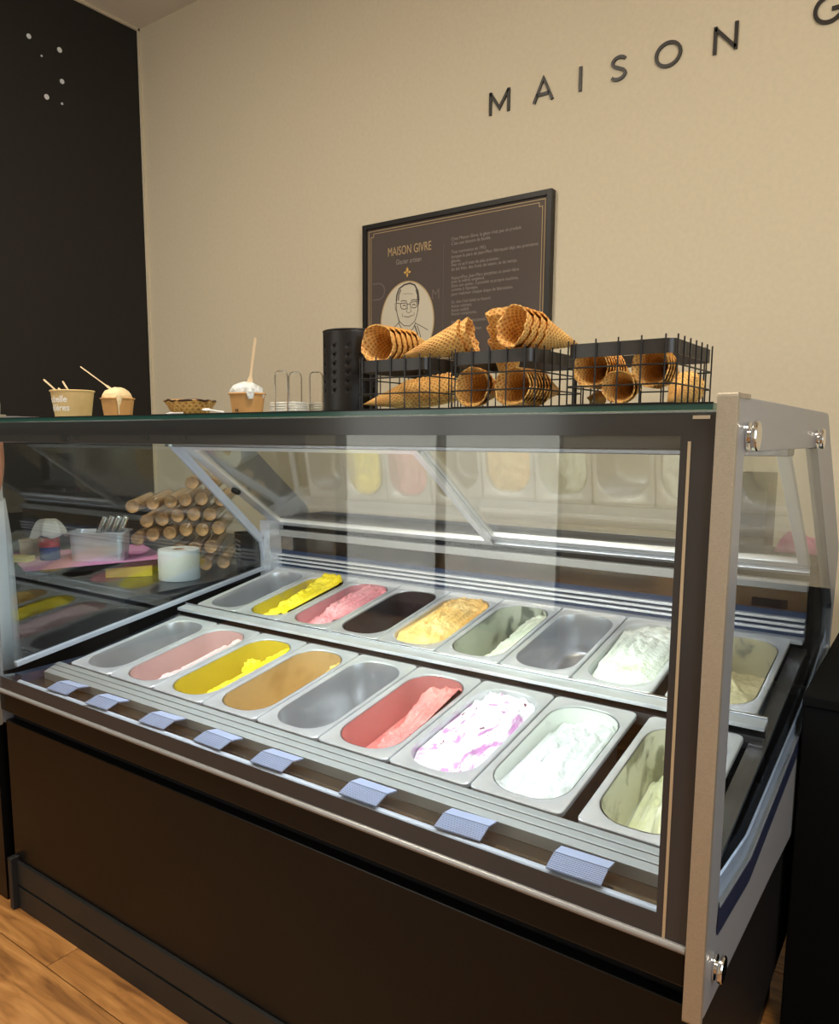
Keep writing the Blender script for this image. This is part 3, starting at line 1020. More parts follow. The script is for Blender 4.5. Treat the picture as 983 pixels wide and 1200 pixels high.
# ------------------------------------------------------------------ framed poster
FXa, FXb, FZt, FZb = -1.974, -1.078, 2.126, 1.490
pf = thing('framed_poster', ((FXa + FXb) / 2, YB - .03, FZb), 'dark framed poster with a portrait oval and small text on the beige wall', 'poster')
YP = YB - .022
fr = MB()
w = .020
fr.box(FXa, FXa + w, YB - .034, YB, FZb, FZt).box(FXb - w, FXb, YB - .034, YB, FZb, FZt)
fr.box(FXa + w, FXb - w, YB - .034, YB, FZt - w, FZt).box(FXa + w, FXb - w, YB - .034, YB, FZb, FZb + w)
fr.build('frame', mat('frame_black', (30, 26, 24), .45), pf, bevel=.001)
sh = MB().box(FXa + w, FXb - w, YP, YB - .004, FZb + w, FZt - w).build('print_sheet', mat('poster_print', (92, 82, 77), .16), pf)
PG = mat('print_gold', (186, 158, 112), .5)
PT = mat('print_text', (150, 140, 132), .5)
PF = mat('print_faint', (104, 92, 86), .5)
def flat(x, z, d):
    return (x, YP - .0006 - d, z)
gl_ = MB()
for ins, ww in ((.010, .0028), (.021, .0024)):
    a, b_, c, d = FXa + w + ins, FXb - w - ins, FZb + w + ins, FZt - w - ins
    nn = .014 if ins > .015 else .0
    if nn:
        ribbon(gl_, [(a, c + nn), (a, d - nn), (a + nn, d - nn), (a + nn, d), (b_ - nn, d), (b_ - nn, d - nn), (b_, d - nn), (b_, c + nn), (b_ - nn, c + nn), (b_ - nn, c), (a + nn, c), (a + nn, c + nn), (a, c + nn)], ww, .0003, flat)
    else:
        for q in (((a, c), (a, d)), ((a, d), (b_, d)), ((b_, d), (b_, c)), ((b_, c), (a, c))):
            ribbon(gl_, q, ww, .0003, flat)
gl_.build('gold_border', PG, sh)
dv = MB()
dx = pixY(519, 340, YP).x
ribbon(dv, [(dx, FZb + .08), (dx, FZt - .13)], .0014, .0003, flat)
dv.build('divider_line', PF, sh)
def put_text(body, px, py, width_px, m, name, size, align='LEFT', bold=0.0):
    p = pixY(px, py, YP)
    q = pixY(px + width_px, py, YP)
    me = text_mesh(body, size, align, bold=bold)
    xs = [v.co.x for v in me.vertices]
    sc = (q.x - p.x) / (max(xs) - min(xs))
    for v in me.vertices:
        v.co.x *= sc
    o = obj_from(me, name, m, None, (0, 0, 0), (PI / 2, 0, 0))
    o.parent = sh
    o.location = (p.x, YP - .0012, p.z)
    return o
put_text('MAISON GIVRE', 454.0, 301, 50.5, PG, 'poster_title', .052)
put_text('Glacier artisan', 463.5, 310.5, 29.5, PT, 'poster_subtitle', .030)
LINES = [(282, "Chez Maison Givre, la glace n'est pas un produit.", 82), (287.6, "C'est une histoire de famille.", 46), (297.4, 'Tout commence en 1952,', 41),
         (302.9, 'lorsque le père de Jean-Marc fabriquait déjà ses premières', 101), (307.8, 'glaces,', 11), (312.3, "avec ce qu'il avait de plus précieux :", 57),
         (317.5, 'du lait frais, des fruits de saison, et du temps.', 77), (327.7, "Aujourd'hui, Jean-Marc perpétue ce savoir-faire", 79), (332, 'avec la même exigence.', 39),
         (336.9, 'Dans son atelier, il possède sa propre machine,', 78), (341.5, "comme à l'époque,", 31), (346.6, 'pour maîtriser chaque étape de fabrication.', 72),
         (355.8, "Ici, rien n'est laissé au hasard :", 47), (360.7, 'Aucun colorant,', 24), (365.5, 'Aucun additif,', 21), (369.8, 'Aucun compromis.', 30),
         (379, 'Les fruits sont sélectionnés', 40), (383.9, 'pour leur maturité,', 27), (388.5, 'le lait pour sa fraîcheur.', 36)]
for py, body, wd in LINES:
    put_text(body, 528.5, py, wd, PT, 'text_line', .0185)
put_text('M', 505, 351, 8.5, PF, 'faint_monogram', .060)
# gold emblem under the subtitle
em = MB()
ec = pixY(477, 319, YP)
for ex, ez, sx, sz in ((0, .010, .007, .012), (-.011, 0, .008, .006), (.011, 0, .008, .006), (0, -.011, .005, .011)):
    em.add([flat(ec.x + ex - sx, ec.z + ez, .0004), flat(ec.x + ex, ec.z + ez - sz, .0004), flat(ec.x + ex + sx, ec.z + ez, .0004), flat(ec.x + ex, ec.z + ez + sz, .0004)], [(0, 1, 2, 3)])
em.build('emblem', mat('emblem_gold', (216, 172, 84), .4), sh)
dm = MB()
ribbon(dm, [(FXa + .05, 1.872)] + [(FXa + .083 + .032 * math.cos(a), 1.838 + .034 * math.sin(a)) for a in [PI / 2 - PI * i / 14 for i in range(15)]] + [(FXa + .05, 1.804)], .006, .0003, flat)
dm.build('faint_monogram', PF, sh)
# portrait oval: generic line drawing of a man with glasses and an apron
oc = pixY(476.5, 377, YP)
ORX, ORZ = .138, .168
ov = MB()
ov.add([flat(oc.x + ORX * math.cos(2 * PI * i / 56), oc.z + ORZ * math.sin(2 * PI * i / 56), .0004) for i in range(56)], [tuple(range(56))])
ovo = ov.build('portrait_oval', mat('portrait_paper', (206, 196, 176), .6), sh)
orim = MB()
ribbon(orim, [(oc.x + ORX * math.cos(2 * PI * i / 56), oc.z + ORZ * math.sin(2 * PI * i / 56)) for i in range(57)], .005, .0008, flat)
orim.build('gold_rim', PG, ovo)
ink = MB()
def cp(x, y):
    p = pixY(425 + x * .10834, 270 + y * .10833, YP)
    return (p.x, p.z)
def inkl(pts, wd=.0026):
    ribbon(ink, [cp(*p) for p in pts], wd, .0009, flat)
inkl([(395, 1000), (372, 905), (362, 850), (362, 740)], .003)
inkl([(600, 740), (597, 850), (585, 920), (560, 985), (505, 1035), (445, 1030), (395, 985), (372, 905)], .003)
inkl([(362, 770), (368, 700), (395, 630), (450, 588), (510, 572), (560, 590), (595, 655), (606, 740), (600, 800)], .0065)
inkl([(385, 760), (388, 700), (412, 640)], .005)
inkl([(590, 760), (592, 700), (575, 640)], .005)
inkl([(362, 790), (348, 795), (352, 850), (372, 895)], .002)
inkl([(408, 790), (478, 785), (480, 835), (460, 852), (425, 850), (410, 830), (408, 790)], .003)
inkl([(515, 778), (585, 768), (588, 818), (565, 838), (530, 838), (516, 820), (515, 778)], .003)
inkl([(480, 800), (515, 795)], .003)
inkl([(365, 785), (408, 795)], .003)
inkl([(585, 775), (602, 770)], .003)
inkl([(412, 768), (440, 758), (476, 768)], .0035)
inkl([(520, 760), (555, 748), (585, 755)], .0035)
inkl([(432, 815), (450, 810), (466, 815)], .004)
inkl([(535, 806), (552, 800), (570, 806)], .004)
inkl([(485, 840), (470, 880), (495, 893), (522, 880), (512, 840)], .002)
inkl([(445, 930), (490, 938), (540, 918)], .003)
inkl([(425, 900), (432, 940)], .0016)
inkl([(555, 885), (552, 925)], .0016)
inkl([(440, 690), (490, 682), (540, 688)], .0014)
inkl([(388, 1000), (425, 1075), (488, 1108), (545, 1060), (572, 995)], .003)
inkl([(388, 1000), (350, 1040), (310, 1065)], .003)
inkl([(572, 1005), (650, 1045), (705, 1078)], .003)
inkl([(488, 1108), (492, 1190)], .002)
inkl([(562, 1030), (590, 1110), (602, 1190)], .005)
inkl([(588, 1030), (612, 1100), (630, 1175)], .003)
ink.build('ink_drawing', mat('ink', (70, 62, 56), .6), ovo)

# ------------------------------------------------------------------ wire baskets on the glass top
ZT = 1.2515
def basket(x0, x1, y0, y1, h, label):
    t = thing('wire_basket', ((x0 + x1) / 2, (y0 + y1) / 2, ZT), label, 'basket', 'wire baskets of cones on the case top')
    wx, wy = (x1 - x0) / 2, (y1 - y0) / 2
    r = .012
    out = rrect(2 * wx - .004, 2 * wy - .004, r, 0, 5)
    inn = rrect(2 * wx - .0065, 2 * wy - .0065, r - .001, 0, 5)
    zt0, zt1 = h - .020, h - .002
    n = len(out)
    mb = MB()
    vs = [(p[0], p[1], zt0) for p in out] + [(p[0], p[1], zt1) for p in out] + [(p[0], p[1], zt0) for p in inn] + [(p[0], p[1], zt1) for p in inn]
    fs = []
    for i in range(n):
        j = (i + 1) % n
        fs += [(i, j, n + j, n + i), (2 * n + i, 3 * n + i, 3 * n + j, 2 * n + j), (n + i, n + j, 3 * n + j, 3 * n + i), (i, 2 * n + i, 2 * n + j, j)]
    mb.add(vs, fs).build('rim_band', mat('band_black', (44, 41, 39), .4), t, smooth=True, local=True, angle=50)
    cg = MB()
    rw = .0011
    for k in range(5):
        x = -wx + .012 + (2 * wx - .024) * k / 4
        for s in (-1, 1):
            cg.tube([(x, s * wy, h + .003), (x, s * wy, .002)], rw, 6)
        cg.tube([(x, -wy, .0015), (x, wy, .0015)], rw, 6)
    for k in range(7):
        yy = -wy + .010 + (2 * wy - .020) * k / 6
        for s in (-1, 1):
            cg.tube([(s * wx, yy, h + .003), (s * wx, yy, .002)], rw, 6)
        cg.tube([(-wx, yy, .0025), (wx, yy, .0025)], rw, 6)
    for z in (.002, .026, .050):
        loop = [(p[0], p[1], z) for p in rrect(2 * wx, 2 * wy, r, 0, 5)]
        cg.tube(loop, rw, 6, closed=True)
    cg.build('wire_cage', WIRE, t, smooth=True, local=True)
    return t
basket(-.579, -.446, .050, .235, .080, 'black wire basket of waffle cones beside the perforated black cylinder')
basket(-.409, -.275, .052, .237, .083, 'black wire basket of waffle cones between two other baskets')
basket(-.228, -.086, .052, .240, .083, 'black wire basket of waffle cones beside the grey end panel')

# ------------------------------------------------------------------ waffle cones
CL, CR = .112, .0285
def cone_mesh(seed, rim_amp=.0065):
    mb = MB()
    n, nz = 36, 9
    def pt(i, j, inner):
        a = 2 * PI * i / n
        t = .012 + (1 - .012) * j / nz
        ra = CR * t * (1 + .055 * (i / n) - .02) * (1 + .03 * math.sin(2 * a + seed))
        z = CL * t
        if j == nz:
            z += rim_amp * (noise.noise(Vector((math.cos(a) * 1.6, math.sin(a) * 1.6, seed))) + .5 * noise.noise(Vector((math.cos(a) * 5, math.sin(a) * 5, seed))))
            ra *= 1.05 + .05 * noise.noise(Vector((math.cos(a) * 2, math.sin(a) * 2, seed + 5)))
        if inner:
            ra = max(.0003, ra - .0020)
        return (ra * math.cos(a), ra * math.sin(a), z)
    rings = [[pt(i, j, False) for i in range(n)] for j in range(nz + 1)] + [[pt(i, j, True) for i in range(n)] for j in range(nz, -1, -1)]
    mb.loft(rings, caps=False)
    o = mb.build('waffle_cone', WAFFLE, None, smooth=True, angle=60)
    me = o.data
    uvl = me.uv_layers.new(name='UVMap')
    for p in me.polygons:
        us = []
        for li in p.loop_indices:
            v = me.vertices[me.loops[li].vertex_index].co
            us.append([math.atan2(v.y, v.x) / (2 * PI) + .5, v.z / CL, li])
        mx = max(u[0] for u in us)
        for u in us:
            if mx - u[0] > .5:
                u[0] += 1
            uvl.data[u[2]].uv = (u[0], u[1])
    bpy.data.objects.remove(o)
    return me
CONES = [cone_mesh(s) for s in (1.3, 4.1, 7.7, 9.2)]
def cone_stack(mouth, axis, n, label, group, step=.0125, scale=1.0, jig=.003):
    axis = Vector(axis).normalized()
    mouth = Vector(mouth)
    shell, roll = CONES[random.randrange(4)], random.uniform(0, 6.28)
    lead, rest = label if isinstance(label, tuple) else (label, label)
    for k in range(n):
        q = Vector((0, 0, 1)).rotation_difference((axis + Vector((random.uniform(-jig, jig), random.uniform(-jig, jig), random.uniform(-jig, jig))) * (1 if k else 0)).normalized())
        o = bpy.data.objects.new('waffle_cone', shell)
        COL.objects.link(o)
        o.rotation_mode = 'QUATERNION'
        o.rotation_quaternion = q @ Vector((0, 0, 1)).rotation_difference(Vector((0, 0, 1))) @ Matrix.Rotation(roll + random.uniform(-.03, .03), 3, 'Z').to_quaternion()
        o.scale = (scale,) * 3
        o.location = Vector(mouth) - axis * (CL * scale + k * step)
        if n == 1:
            tag(o, lead, 'waffle cone')
        elif k == 0:
            tag(o, lead, 'waffle cone')
        else:
            tag(o, rest, 'waffle cone', group)
# left basket
cone_stack((-.556, .074, 1.3578), (-.04, -1, .0), 6, ('open mouthed waffle cone on top of the basket beside the perforated cylinder', 'waffle cone nested behind the open mouthed one beside the perforated cylinder'), 'cones nested on top of the basket by the perforated cylinder', .0145, 1.06, .001)
cone_stack((-.412, .128, 1.3650), (.88, .26, .22), 2, ('inner waffle cone of the pair lying sideways across a basket rim', 'outer waffle cone of the pair lying sideways across a basket rim'), 'cones lying sideways on the basket rim', .014, .98, .001)
cone_stack((-.508, .222, 1.2945), (.36, .91, .18), 9, ('last waffle cone of the turned away stack under the sideways pair', 'waffle cone nested in the turned away stack under the sideways pair'), 'cones inside the basket by the perforated cylinder', .0105, .85, .001)
# middle basket
cone_stack((-.3755, .062, 1.2827), (.0, -1, .0), 2, ('open waffle cone low in the middle basket, beside a longer stack', 'waffle cone nested behind the low open one in the middle basket'), 'short nested stack low in the middle basket', .013, .93, .001)
cone_stack((-.3095, .061, 1.2818), (.0, -1, .0), 8, ('open waffle cone heading the long stack in the middle basket', 'waffle cone nested in the long stack filling the middle basket'), 'long nested stack in the middle basket', .0102, .92, .001)
cone_stack((-.381, .168, 1.4030), (.04, -.30, .93), 3, ('inner upright waffle cone at the back on the middle basket', 'outer upright waffle cone at the back on the middle basket'), 'upright cones on top of the middle basket', .021, 1.0, .001)
cone_stack((-.307, .050, 1.3634), (-.30, -.95, .12), 4, ('open waffle cone tilted upward on top of the middle basket', 'waffle cone nested behind the upward tilted one on the middle basket'), 'tilted cones on top of the middle basket', .014, .96, .001)
# right basket
cone_stack((-.1975, .064, 1.3015), (.0, -1, .0), 8, ('open waffle cone heading the long stack in the basket by the end panel', 'waffle cone nested in the long stack by the end panel'), 'long nested stack in the basket by the end panel', .0102, .83, .001)
cone_stack((-.1575, .060, 1.2760), (.0, -1, .0), 2, ('open waffle cone lowest in the basket by the end panel', 'waffle cone nested behind the lowest one by the end panel'), 'short nested stack low in the basket by the end panel', .012, .72, .001)
cone_stack((-.1180, .062, 1.3000), (.0, -1, .0), 4, ('open waffle cone at the corner of the basket by the end panel', 'waffle cone nested behind the corner one by the end panel'), 'nested stack at the corner of the basket by the end panel', .0115, .83, .001)
cone_stack((-.2085, .125, 1.2640), (.0, 1, .0), 1, 'single small waffle cone with its pointed tip showing under a stack', '', .0125, .38, .001)
cone_stack((-.1170, .226, 1.2802), (.0, 1, .24), 1, 'pale waffle cone lying along the side wires of the basket by the end panel', '', .0125, .84, .001)

# ------------------------------------------------------------------ perforated black cylinder
def perforated_tube(name, c, r, h, label, cat, seg=60, rows=28):
    t = thing(name, c, label, cat)
    def fn(u, v):
        a = 2 * PI * u
        return (r * math.cos(a), r * math.sin(a), h * v)
    mb = MB().grid(seg, rows, fn, skip=lambda i, j: (i % 5 == 0) and j % 3 == 1 and 5 < j < rows - 5)
    mb.build('perforated_wall', WIRE, t, smooth=True, solid=.0015, local=True)
    MB().lathe([(.0001, .001), (r, .001), (r, .003), (.0001, .003)], 40).build('bottom', WIRE, t, local=True)
    MB().tube([(r * math.cos(2 * PI * i / 40), r * math.sin(2 * PI * i / 40), h) for i in range(40)], .0016, 6, closed=True).build('rolled_rim', WIRE, t, smooth=True, local=True)
    return t
pc = pixY(411, 480, .125)
perforated_tube('perforated_cylinder', (pc.x, .125, ZT), .0465, .136, 'tall black perforated metal cylinder between napkin holder and cone baskets', 'utensil holder')

# ------------------------------------------------------------------ napkin holders
def napkin_holder(x, y, label, nlabel):
    t = thing('napkin_holder', (x, y, ZT), label, 'napkin holder', 'wire napkin holders on the case top')
    for yy in (-.018, .018):
        lp = [(-.015, yy, .003), (-.015, yy, .066), (-.0125, yy, .0715), (-.008, yy, .074), (.008, yy, .074), (.0125, yy, .0715), (.015, yy, .066), (.015, yy, .003)]
        MB().tube(lp, .0014, 8).build('wire_loop', CHROME, t, smooth=True, local=True)
    MB().tube([(p[0], p[1], .0025) for p in rrect(.032, .050, .004, 0, 4)], .0014, 8, closed=True).build('wire_base', CHROME, t, smooth=True, local=True)
    s_ = thing('napkin_stack', (x, y, ZT + .004), nlabel, 'napkins', 'white napkins in the wire holders')
    for k in range(4):
        MB().box(-.034 + .001 * k, .034 - .0015 * k, -.0155, .0155, .0042 * k, .0042 * k + .0036).build('napkin', mat('napkin_white', (232, 230, 222), .85, bump=.2, bscale=90), s_, local=True, bevel=.001)
a = pixY(338, 480, .10)
napkin_holder(a.x, .10, 'chrome wire napkin holder standing clear beside the white sundae cup', 'white paper napkins in the holder nearest the sundae cup')
a = pixY(378, 480, .155)
napkin_holder(a.x, .155, 'chrome wire napkin holder half hidden by the perforated cylinder', 'white paper napkins in the holder next to the perforated cylinder')

# ------------------------------------------------------------------ cups, bowl, spoons on the glass top
KRAFT = mat('kraft_paper', (214, 184, 128), .7, bump=.1, bscale=200, var=.05, vscale=60)
KRAFT2 = mat('brown_kraft_paper', (196, 146, 86), .7, bump=.1, bscale=200, var=.07, vscale=60)
WOODP = mat('pale_birch', (232, 206, 166), .6, var=.06, vscale=40, stretch=(1, 1, .2))
def cup_body(t, r0, r1, h, m):
    MB().lathe([(.0001, .001), (r0 - .001, .001), (r0, .0), (r1, h), (r1 + .0022, h + .0002), (r1 + .0026, h + .0018), (r1 + .001, h + .0032), (r1 - .0012, h + .001), (r0 - .0015, .003), (.0001, .003)], 44).build('cup_body', m, t, smooth=True, local=True, angle=50)
def spoon_mesh(L, wd=.006, th=.0014, fork=True):
    """wooden spoon, handle end at 0, bowl at L along +z"""
    prof = [(0, wd * .35), (.004, wd * .5), (L * .55, wd * .42), (L * .68, wd * .5), (L * .76, wd * .95), (L * .90, wd * 1.05), (L * .97, wd * .8), (L, wd * .35)]
    mb = MB()
    rings = [[(-w_, -th / 2, z), (w_, -th / 2, z), (w_, th / 2, z), (-w_, th / 2, z)] for z, w_ in prof]
    return mb.loft(rings)
def put_spoon(a, b_, label, group=None, wd=.006, mtl=None, flat_dir=None, L=None):
    a, b_ = Vector(a), Vector(b_)
    o = spoon_mesh((b_ - a).length, wd).build('wooden_spoon' if mtl is None else 'plastic_spoon', mtl or WOODP)
    o.location = a
    d = (b_ - a).normalized()
    y = (flat_dir or (CAM - a))
    y = (y - d * y.dot(d)).normalized()
    x = y.cross(d)
    o.rotation_euler = Matrix((x, y, d)).transposed().to_euler()
    tag(o, label, 'spoon', group)
    return o
# 1) large tub for used spoons, white hand lettering
c1 = pixY(86, 488, .085)
TR0, TR1, TH = .0385, .0465, .058
tub = thing('spoon_tub', (c1.x, .085, ZT), 'wide kraft paper tub with white script lettering holding used wooden spoons', 'paper tub')
cup_body(tub, TR0, TR1, TH, KRAFT)
def wrap_text(body, size, zc, a_start, parent, name):
    me = text_mesh(body, size, 'LEFT', shear=.35, bold=.0004)
    for v in me.vertices:
        x, y = v.co.x, v.co.y
        z = zc + y
        r = TR0 + (TR1 - TR0) * z / TH + .0006
        a_ = a_start + x / r
        v.co = (r * math.cos(a_), r * math.sin(a_), z)
    obj_from(me, name, mat('white_print', (245, 242, 236), .6), parent)
va = math.atan2(CAM.y - .085, CAM.x - c1.x)
wrap_text('poubelle', .0200, .034, va - 1.85, tub, 'lettering')
wrap_text('cuillères', .0200, .015, va - 1.80, tub, 'lettering')
for (p0, p1, lb) in (((70, 462, .095), (51, 445, .075), 'long pale spoon handle leaning far out of the wide paper tub'), ((84, 464, .10), (73, 447, .09), 'pale spoon handle leaning out of the middle of the wide paper tub'), ((78, 464, .085), (68, 455, .075), 'rounded spoon end just showing over the rim of the wide paper tub')):
    p0_ = pixY(*p0)
    p1_ = pixY(*p1)
    lo = p0_ + (p0_ - p1_).normalized() * .018
    put_spoon(p1_, lo, lb, wd=.0042)
# 2) cup with beige scoop and thin stick
c2 = pixY(138.5, 488, .075)
cu2 = thing('gelato_cup', (c2.x, .075, ZT), 'small kraft cup with a dripping beige gelato scoop', 'gelato cup')
cup_body(cu2, .0285, .0335, .036, KRAFT2)
BSC = gel('hazelnut_gelato', (232, 206, 156), (240, 216, 172))
sc2 = lump(0, 0, .038, .031, .031, .024, 5.0, .12).build('scoop', BSC, cu2, smooth=True, local=True, angle=180)
va2 = math.atan2(CAM.y - .075, CAM.x - c2.x)
dr = MB()
dr.tube([(.0325 * math.cos(va2 + .1), .0325 * math.sin(va2 + .1), .041), (.0350 * math.cos(va2 + .1), .0350 * math.sin(va2 + .1), .036), (.0335 * math.cos(va2 + .05), .0335 * math.sin(va2 + .05), .020), (.0310 * math.cos(va2 + .05), .0310 * math.sin(va2 + .05), .004)], [.007, .006, .0022, .0016], 10)
dr.build('drip', BSC, cu2, smooth=True, local=True)
s0, s1 = pixY(131, 457, .07), pixY(94, 430, .04)
put_spoon(s1, s0 + (s0 - s1).normalized() * .012, 'thin pale wooden stick leaning far out of the beige scoop', wd=.0026)
# 3) waffle bowl with chocolate rim
c3 = pixY(223, 486, .085)
wb = thing('waffle_bowl', (c3.x, .085, ZT), 'shallow waffle bowl with a dark chocolate rim', 'waffle bowl')
mb = MB()
n = 48
rings = []
for (r, z, inn) in ((.0001, .001, 0), (.030, .001, 0), (.036, .004, 0), (.042, .014, 0), (.0500, .0275, 1), (.0480, .0285, 1), (.040, .014, 0), (.033, .0045, 0), (.0001, .0035, 0)):
    rings.append([((r + (.0022 * math.sin(9 * a_) if inn else 0)) * math.cos(a_), (r + (.0022 * math.sin(9 * a_) if inn else 0)) * math.sin(a_), z + (.0028 * noise.noise(Vector((math.cos(a_) * 3, math.sin(a_) * 3, 1))) if inn else 0)) for a_ in [2 * PI * i / n for i in range(n)]])
mb.loft(rings, caps=False)
wbo = mb.build('bowl_shell', WAFFLE_B, wb, smooth=True, local=True)
uvl = wbo.data.uv_layers.new(name='UVMap')
for p in wbo.data.polygons:
    us = [[math.atan2(wbo.data.vertices[wbo.data.loops[li].vertex_index].co.y, wbo.data.vertices[wbo.data.loops[li].vertex_index].co.x) / (2 * PI) + .5, wbo.data.vertices[wbo.data.loops[li].vertex_index].co.z / .11, li] for li in p.loop_indices]
    mx = max(u[0] for u in us)
    for u in us:
        uvl.data[u[2]].uv = (u[0] + (1 if mx - u[0] > .5 else 0), u[1])
MB().tube([(.0490 * math.cos(a_), .0490 * math.sin(a_), .0275 + .003 * noise.noise(Vector((math.cos(a_) * 4, math.sin(a_) * 4, 3)))) for a_ in [2 * PI * i / 60 for i in range(60)]], .0020, 8, closed=True).build('chocolate_rim', mat('dark_chocolate', (62, 36, 22), .35, var=.3, vscale=60), wb, smooth=True, local=True)
# 4) cup with white scoop and spork
c4 = pixY(290, 486, .070)
cu4 = thing('gelato_cup', (c4.x, .070, ZT), 'small kraft cup with a white gelato scoop running over the rim', 'gelato cup')
cup_body(cu4, .0275, .0318, .034, KRAFT2)
lump(0, 0, .037, .030, .030, .021, 9.0, .18).build('scoop', WHT, cu4, smooth=True, local=True, angle=180)
va4 = math.atan2(CAM.y - .07, CAM.x - c4.x)
dr = MB()
dr.tube([(.028 * math.cos(va4 + .15), .028 * math.sin(va4 + .15), .042), (.0345 * math.cos(va4 + .15), .0345 * math.sin(va4 + .15), .036), (.0335 * math.cos(va4 + .18), .0335 * math.sin(va4 + .18), .026)], [.009, .007, .005], 12)
dr.build('drip', WHT, cu4, smooth=True, local=True)
lg = MB()
for i, (da, hh) in enumerate(((-.86, .0050), (-.70, .0050))):
    for k in range(5):
        pass
    r = .0286
    a0, a1 = va4 + da, va4 + da + .10
    lg.add([(r * math.cos(a0), r * math.sin(a0), .003), (r * math.cos(a1), r * math.sin(a1), .003), ((r + .0006) * math.cos(a1), (r + .0006) * math.sin(a1), .003 + hh), ((r + .0006) * math.cos(a0), (r + .0006) * math.sin(a0), .003 + hh)], [(0, 1, 2, 3)])
lg.build('printed_mark', mat('brown_print', (74, 48, 30), .6), cu4, local=True)
s0, s1 = pixY(292, 452, .068), pixY(299, 396, .068)
put_spoon(s1, s0 + (s0 - s1).normalized() * .014, 'pale wooden spoon standing upright in the white scoop', wd=.0050)
# white plastic spoons on the glass
for (p, q, lb) in (((196, 488), (214, 487.5), 'white plastic spoon end lying before the waffle bowl'), ((238, 483), (262, 488), 'white plastic spoon lying tilted at the side of the waffle bowl')):
    a_ = pixY(p[0], p[1], .012)
    b_ = pixY(q[0], q[1], .012)
    a_.z, b_.z = ZT + .002 + (.006 if p[1] < 485 else 0), ZT + .002
    put_spoon(b_, a_, lb, wd=.0055, mtl=PLWHITE, flat_dir=Vector((0, -.3, 1)))

# ------------------------------------------------------------------ rear worktop things, seen through the right end glass
bx = thing('perforated_box', (-.150, 1.04, .936), 'dark perforated metal box on the rear worktop behind the end glass', 'metal box')
X0_, X1_, Y0_, Y1_, H_ = -.050, .018, -.060, .060, .190
PB = mat('box_dark', (30, 31, 29), .5, .2)
mb = MB()
hole = lambda i, j: (i % 4 == 2) and (j % 5 == 3) and 6 < j < 30
mb.grid(14, 36, lambda u, v: (X0_ + (X1_ - X0_) * u, Y0_, H_ * v), hole)
mb.grid(14, 36, lambda u, v: (X0_ + (X1_ - X0_) * u, Y1_, H_ * v), hole)
mb.grid(22, 36, lambda u, v: (X1_, Y0_ + (Y1_ - Y0_) * u, H_ * v), hole)
mb.grid(22, 36, lambda u, v: (X0_, Y0_ + (Y1_ - Y0_) * u, H_ * v), hole)
mb.build('perforated_walls', PB, bx, solid=.0015, local=True)
MB().box(X0_, X1_, Y0_, Y1_, 0, .003).build('bottom', PB, bx, local=True)
cl = thing('cleaning_cloth', (-.082, 1.135, .936), 'crumpled pink cleaning cloth on the rear worktop behind the end glass', 'cloth')
CLM = mat('pink_cloth', (206, 110, 160), .9, bump=.6, bscale=160, var=.15, vscale=40)
def cl_fn(u, v):
    x, y = -.045 + .10 * u, -.05 + .10 * v
    q = Vector((x * 38, y * 38, 3))
    e = min(u, 1 - u, v, 1 - v)
    return (x, y, max(.001, .052 * min(1, e * 4.5) * (1 - .55 * u) + .010 * noise.noise(q) * min(1, e * 8)))
MB().grid(22, 22, cl_fn).build('cloth_folds', CLM, cl, smooth=True, local=True, solid=.002, angle=180)

# ------------------------------------------------------------------ black counters around the case
sc_ = thing('counter_block', (.60, 1.2, 0), 'plain black counter block adjoining the grey end panel of the display case', 'counter')
MB().box(.006, 1.25, .69, 1.89, 0, .700).build('counter_body', mat('dull_black', (12, 12, 12), .8, spec=.05), sc_, bevel=.003)
MB().box(.004, 1.27, .685, 1.89, .700, .722).build('counter_top', MATS['dull_black'], sc_, bevel=.003)
lc = thing('work_counter', (-2.5, 1.0, 0), 'black work counter with supplies seen through the end glass', 'counter')
MB().box(-3.45, -1.735, .42, 1.60, 0, .712).build('counter_body', BLACKM, lc)
MB().box(-3.47, -1.725, .40, 1.62, .712, .735).build('counter_top', mat('counter_dark_top', (44, 44, 50), .3), lc, bevel=.002)
pt_ = thing('low_partition', (-2.5, .02, 0), 'low black partition standing next to the display case plinth', 'partition')
MB().box(-3.50, -1.712, .0, .035, 0, .56).build('partition_panel', BLACK, pt_)
MB().box(-3.50, -1.712, -.004, .040, .56, .575).build('partition_cap', BLACKM, pt_)

CZ = .736
# sleeves of cones in clear wrap, stacked on the counter
SL_B = mat('sleeve_cone_brown', (206, 164, 112), .6, var=.2, vscale=90, stretch=(1, 1, .3))
SL_M = mat('sleeve_mouth_brown', (206, 160, 106), .6, var=.1, vscale=60)
WRAP = glass('clear_wrap', (.93, .93, .93), 1.35, .12)
sax = Vector((.66, -.75, -.02)).normalized()
def sleeve(p, r, L, label):
    t = thing('cone_sleeve', p, label, 'cone sleeve', 'plastic wrapped sleeves of cones on the work counter')
    t.rotation_mode = 'QUATERNION'
    t.rotation_quaternion = Vector((0, 0, 1)).rotation_difference(sax)
    prof = []
    nb = 9
    for k in range(nb):
        z = -L + L * k / nb
        prof += [(r * .80, z), (r * .93, z + L / nb * .8)]
    prof += [(r * .94, -.002), (r * .88, 0), (r * .80, -.004), (r * .35, -.014), (.0005, -.017)]
    MB().lathe([(.001, -L)] + prof, 20).build('nested_cones', SL_B, t, smooth=True, local=True, angle=50)
    MB().lathe([(r * .3, -L - .015), (r, -L), (r * 1.0, -.01), (r * .98, .006), (r * .55, .012), (r * .1, .010)], 16).build('clear_wrap', WRAP, t, smooth=True, local=True)
SLV = [(247, 568), (225, 566), (259, 586), (236, 585), (217, 586), (200, 588), (179, 590), (155, 594),
       (246, 603), (227, 603), (208, 605), (190, 609), (172, 611), (256, 619), (237, 621), (218, 621), (199, 625), (179, 627), (161, 632),
       (247, 641), (228, 643), (208, 646), (262, 659), (241, 661)]
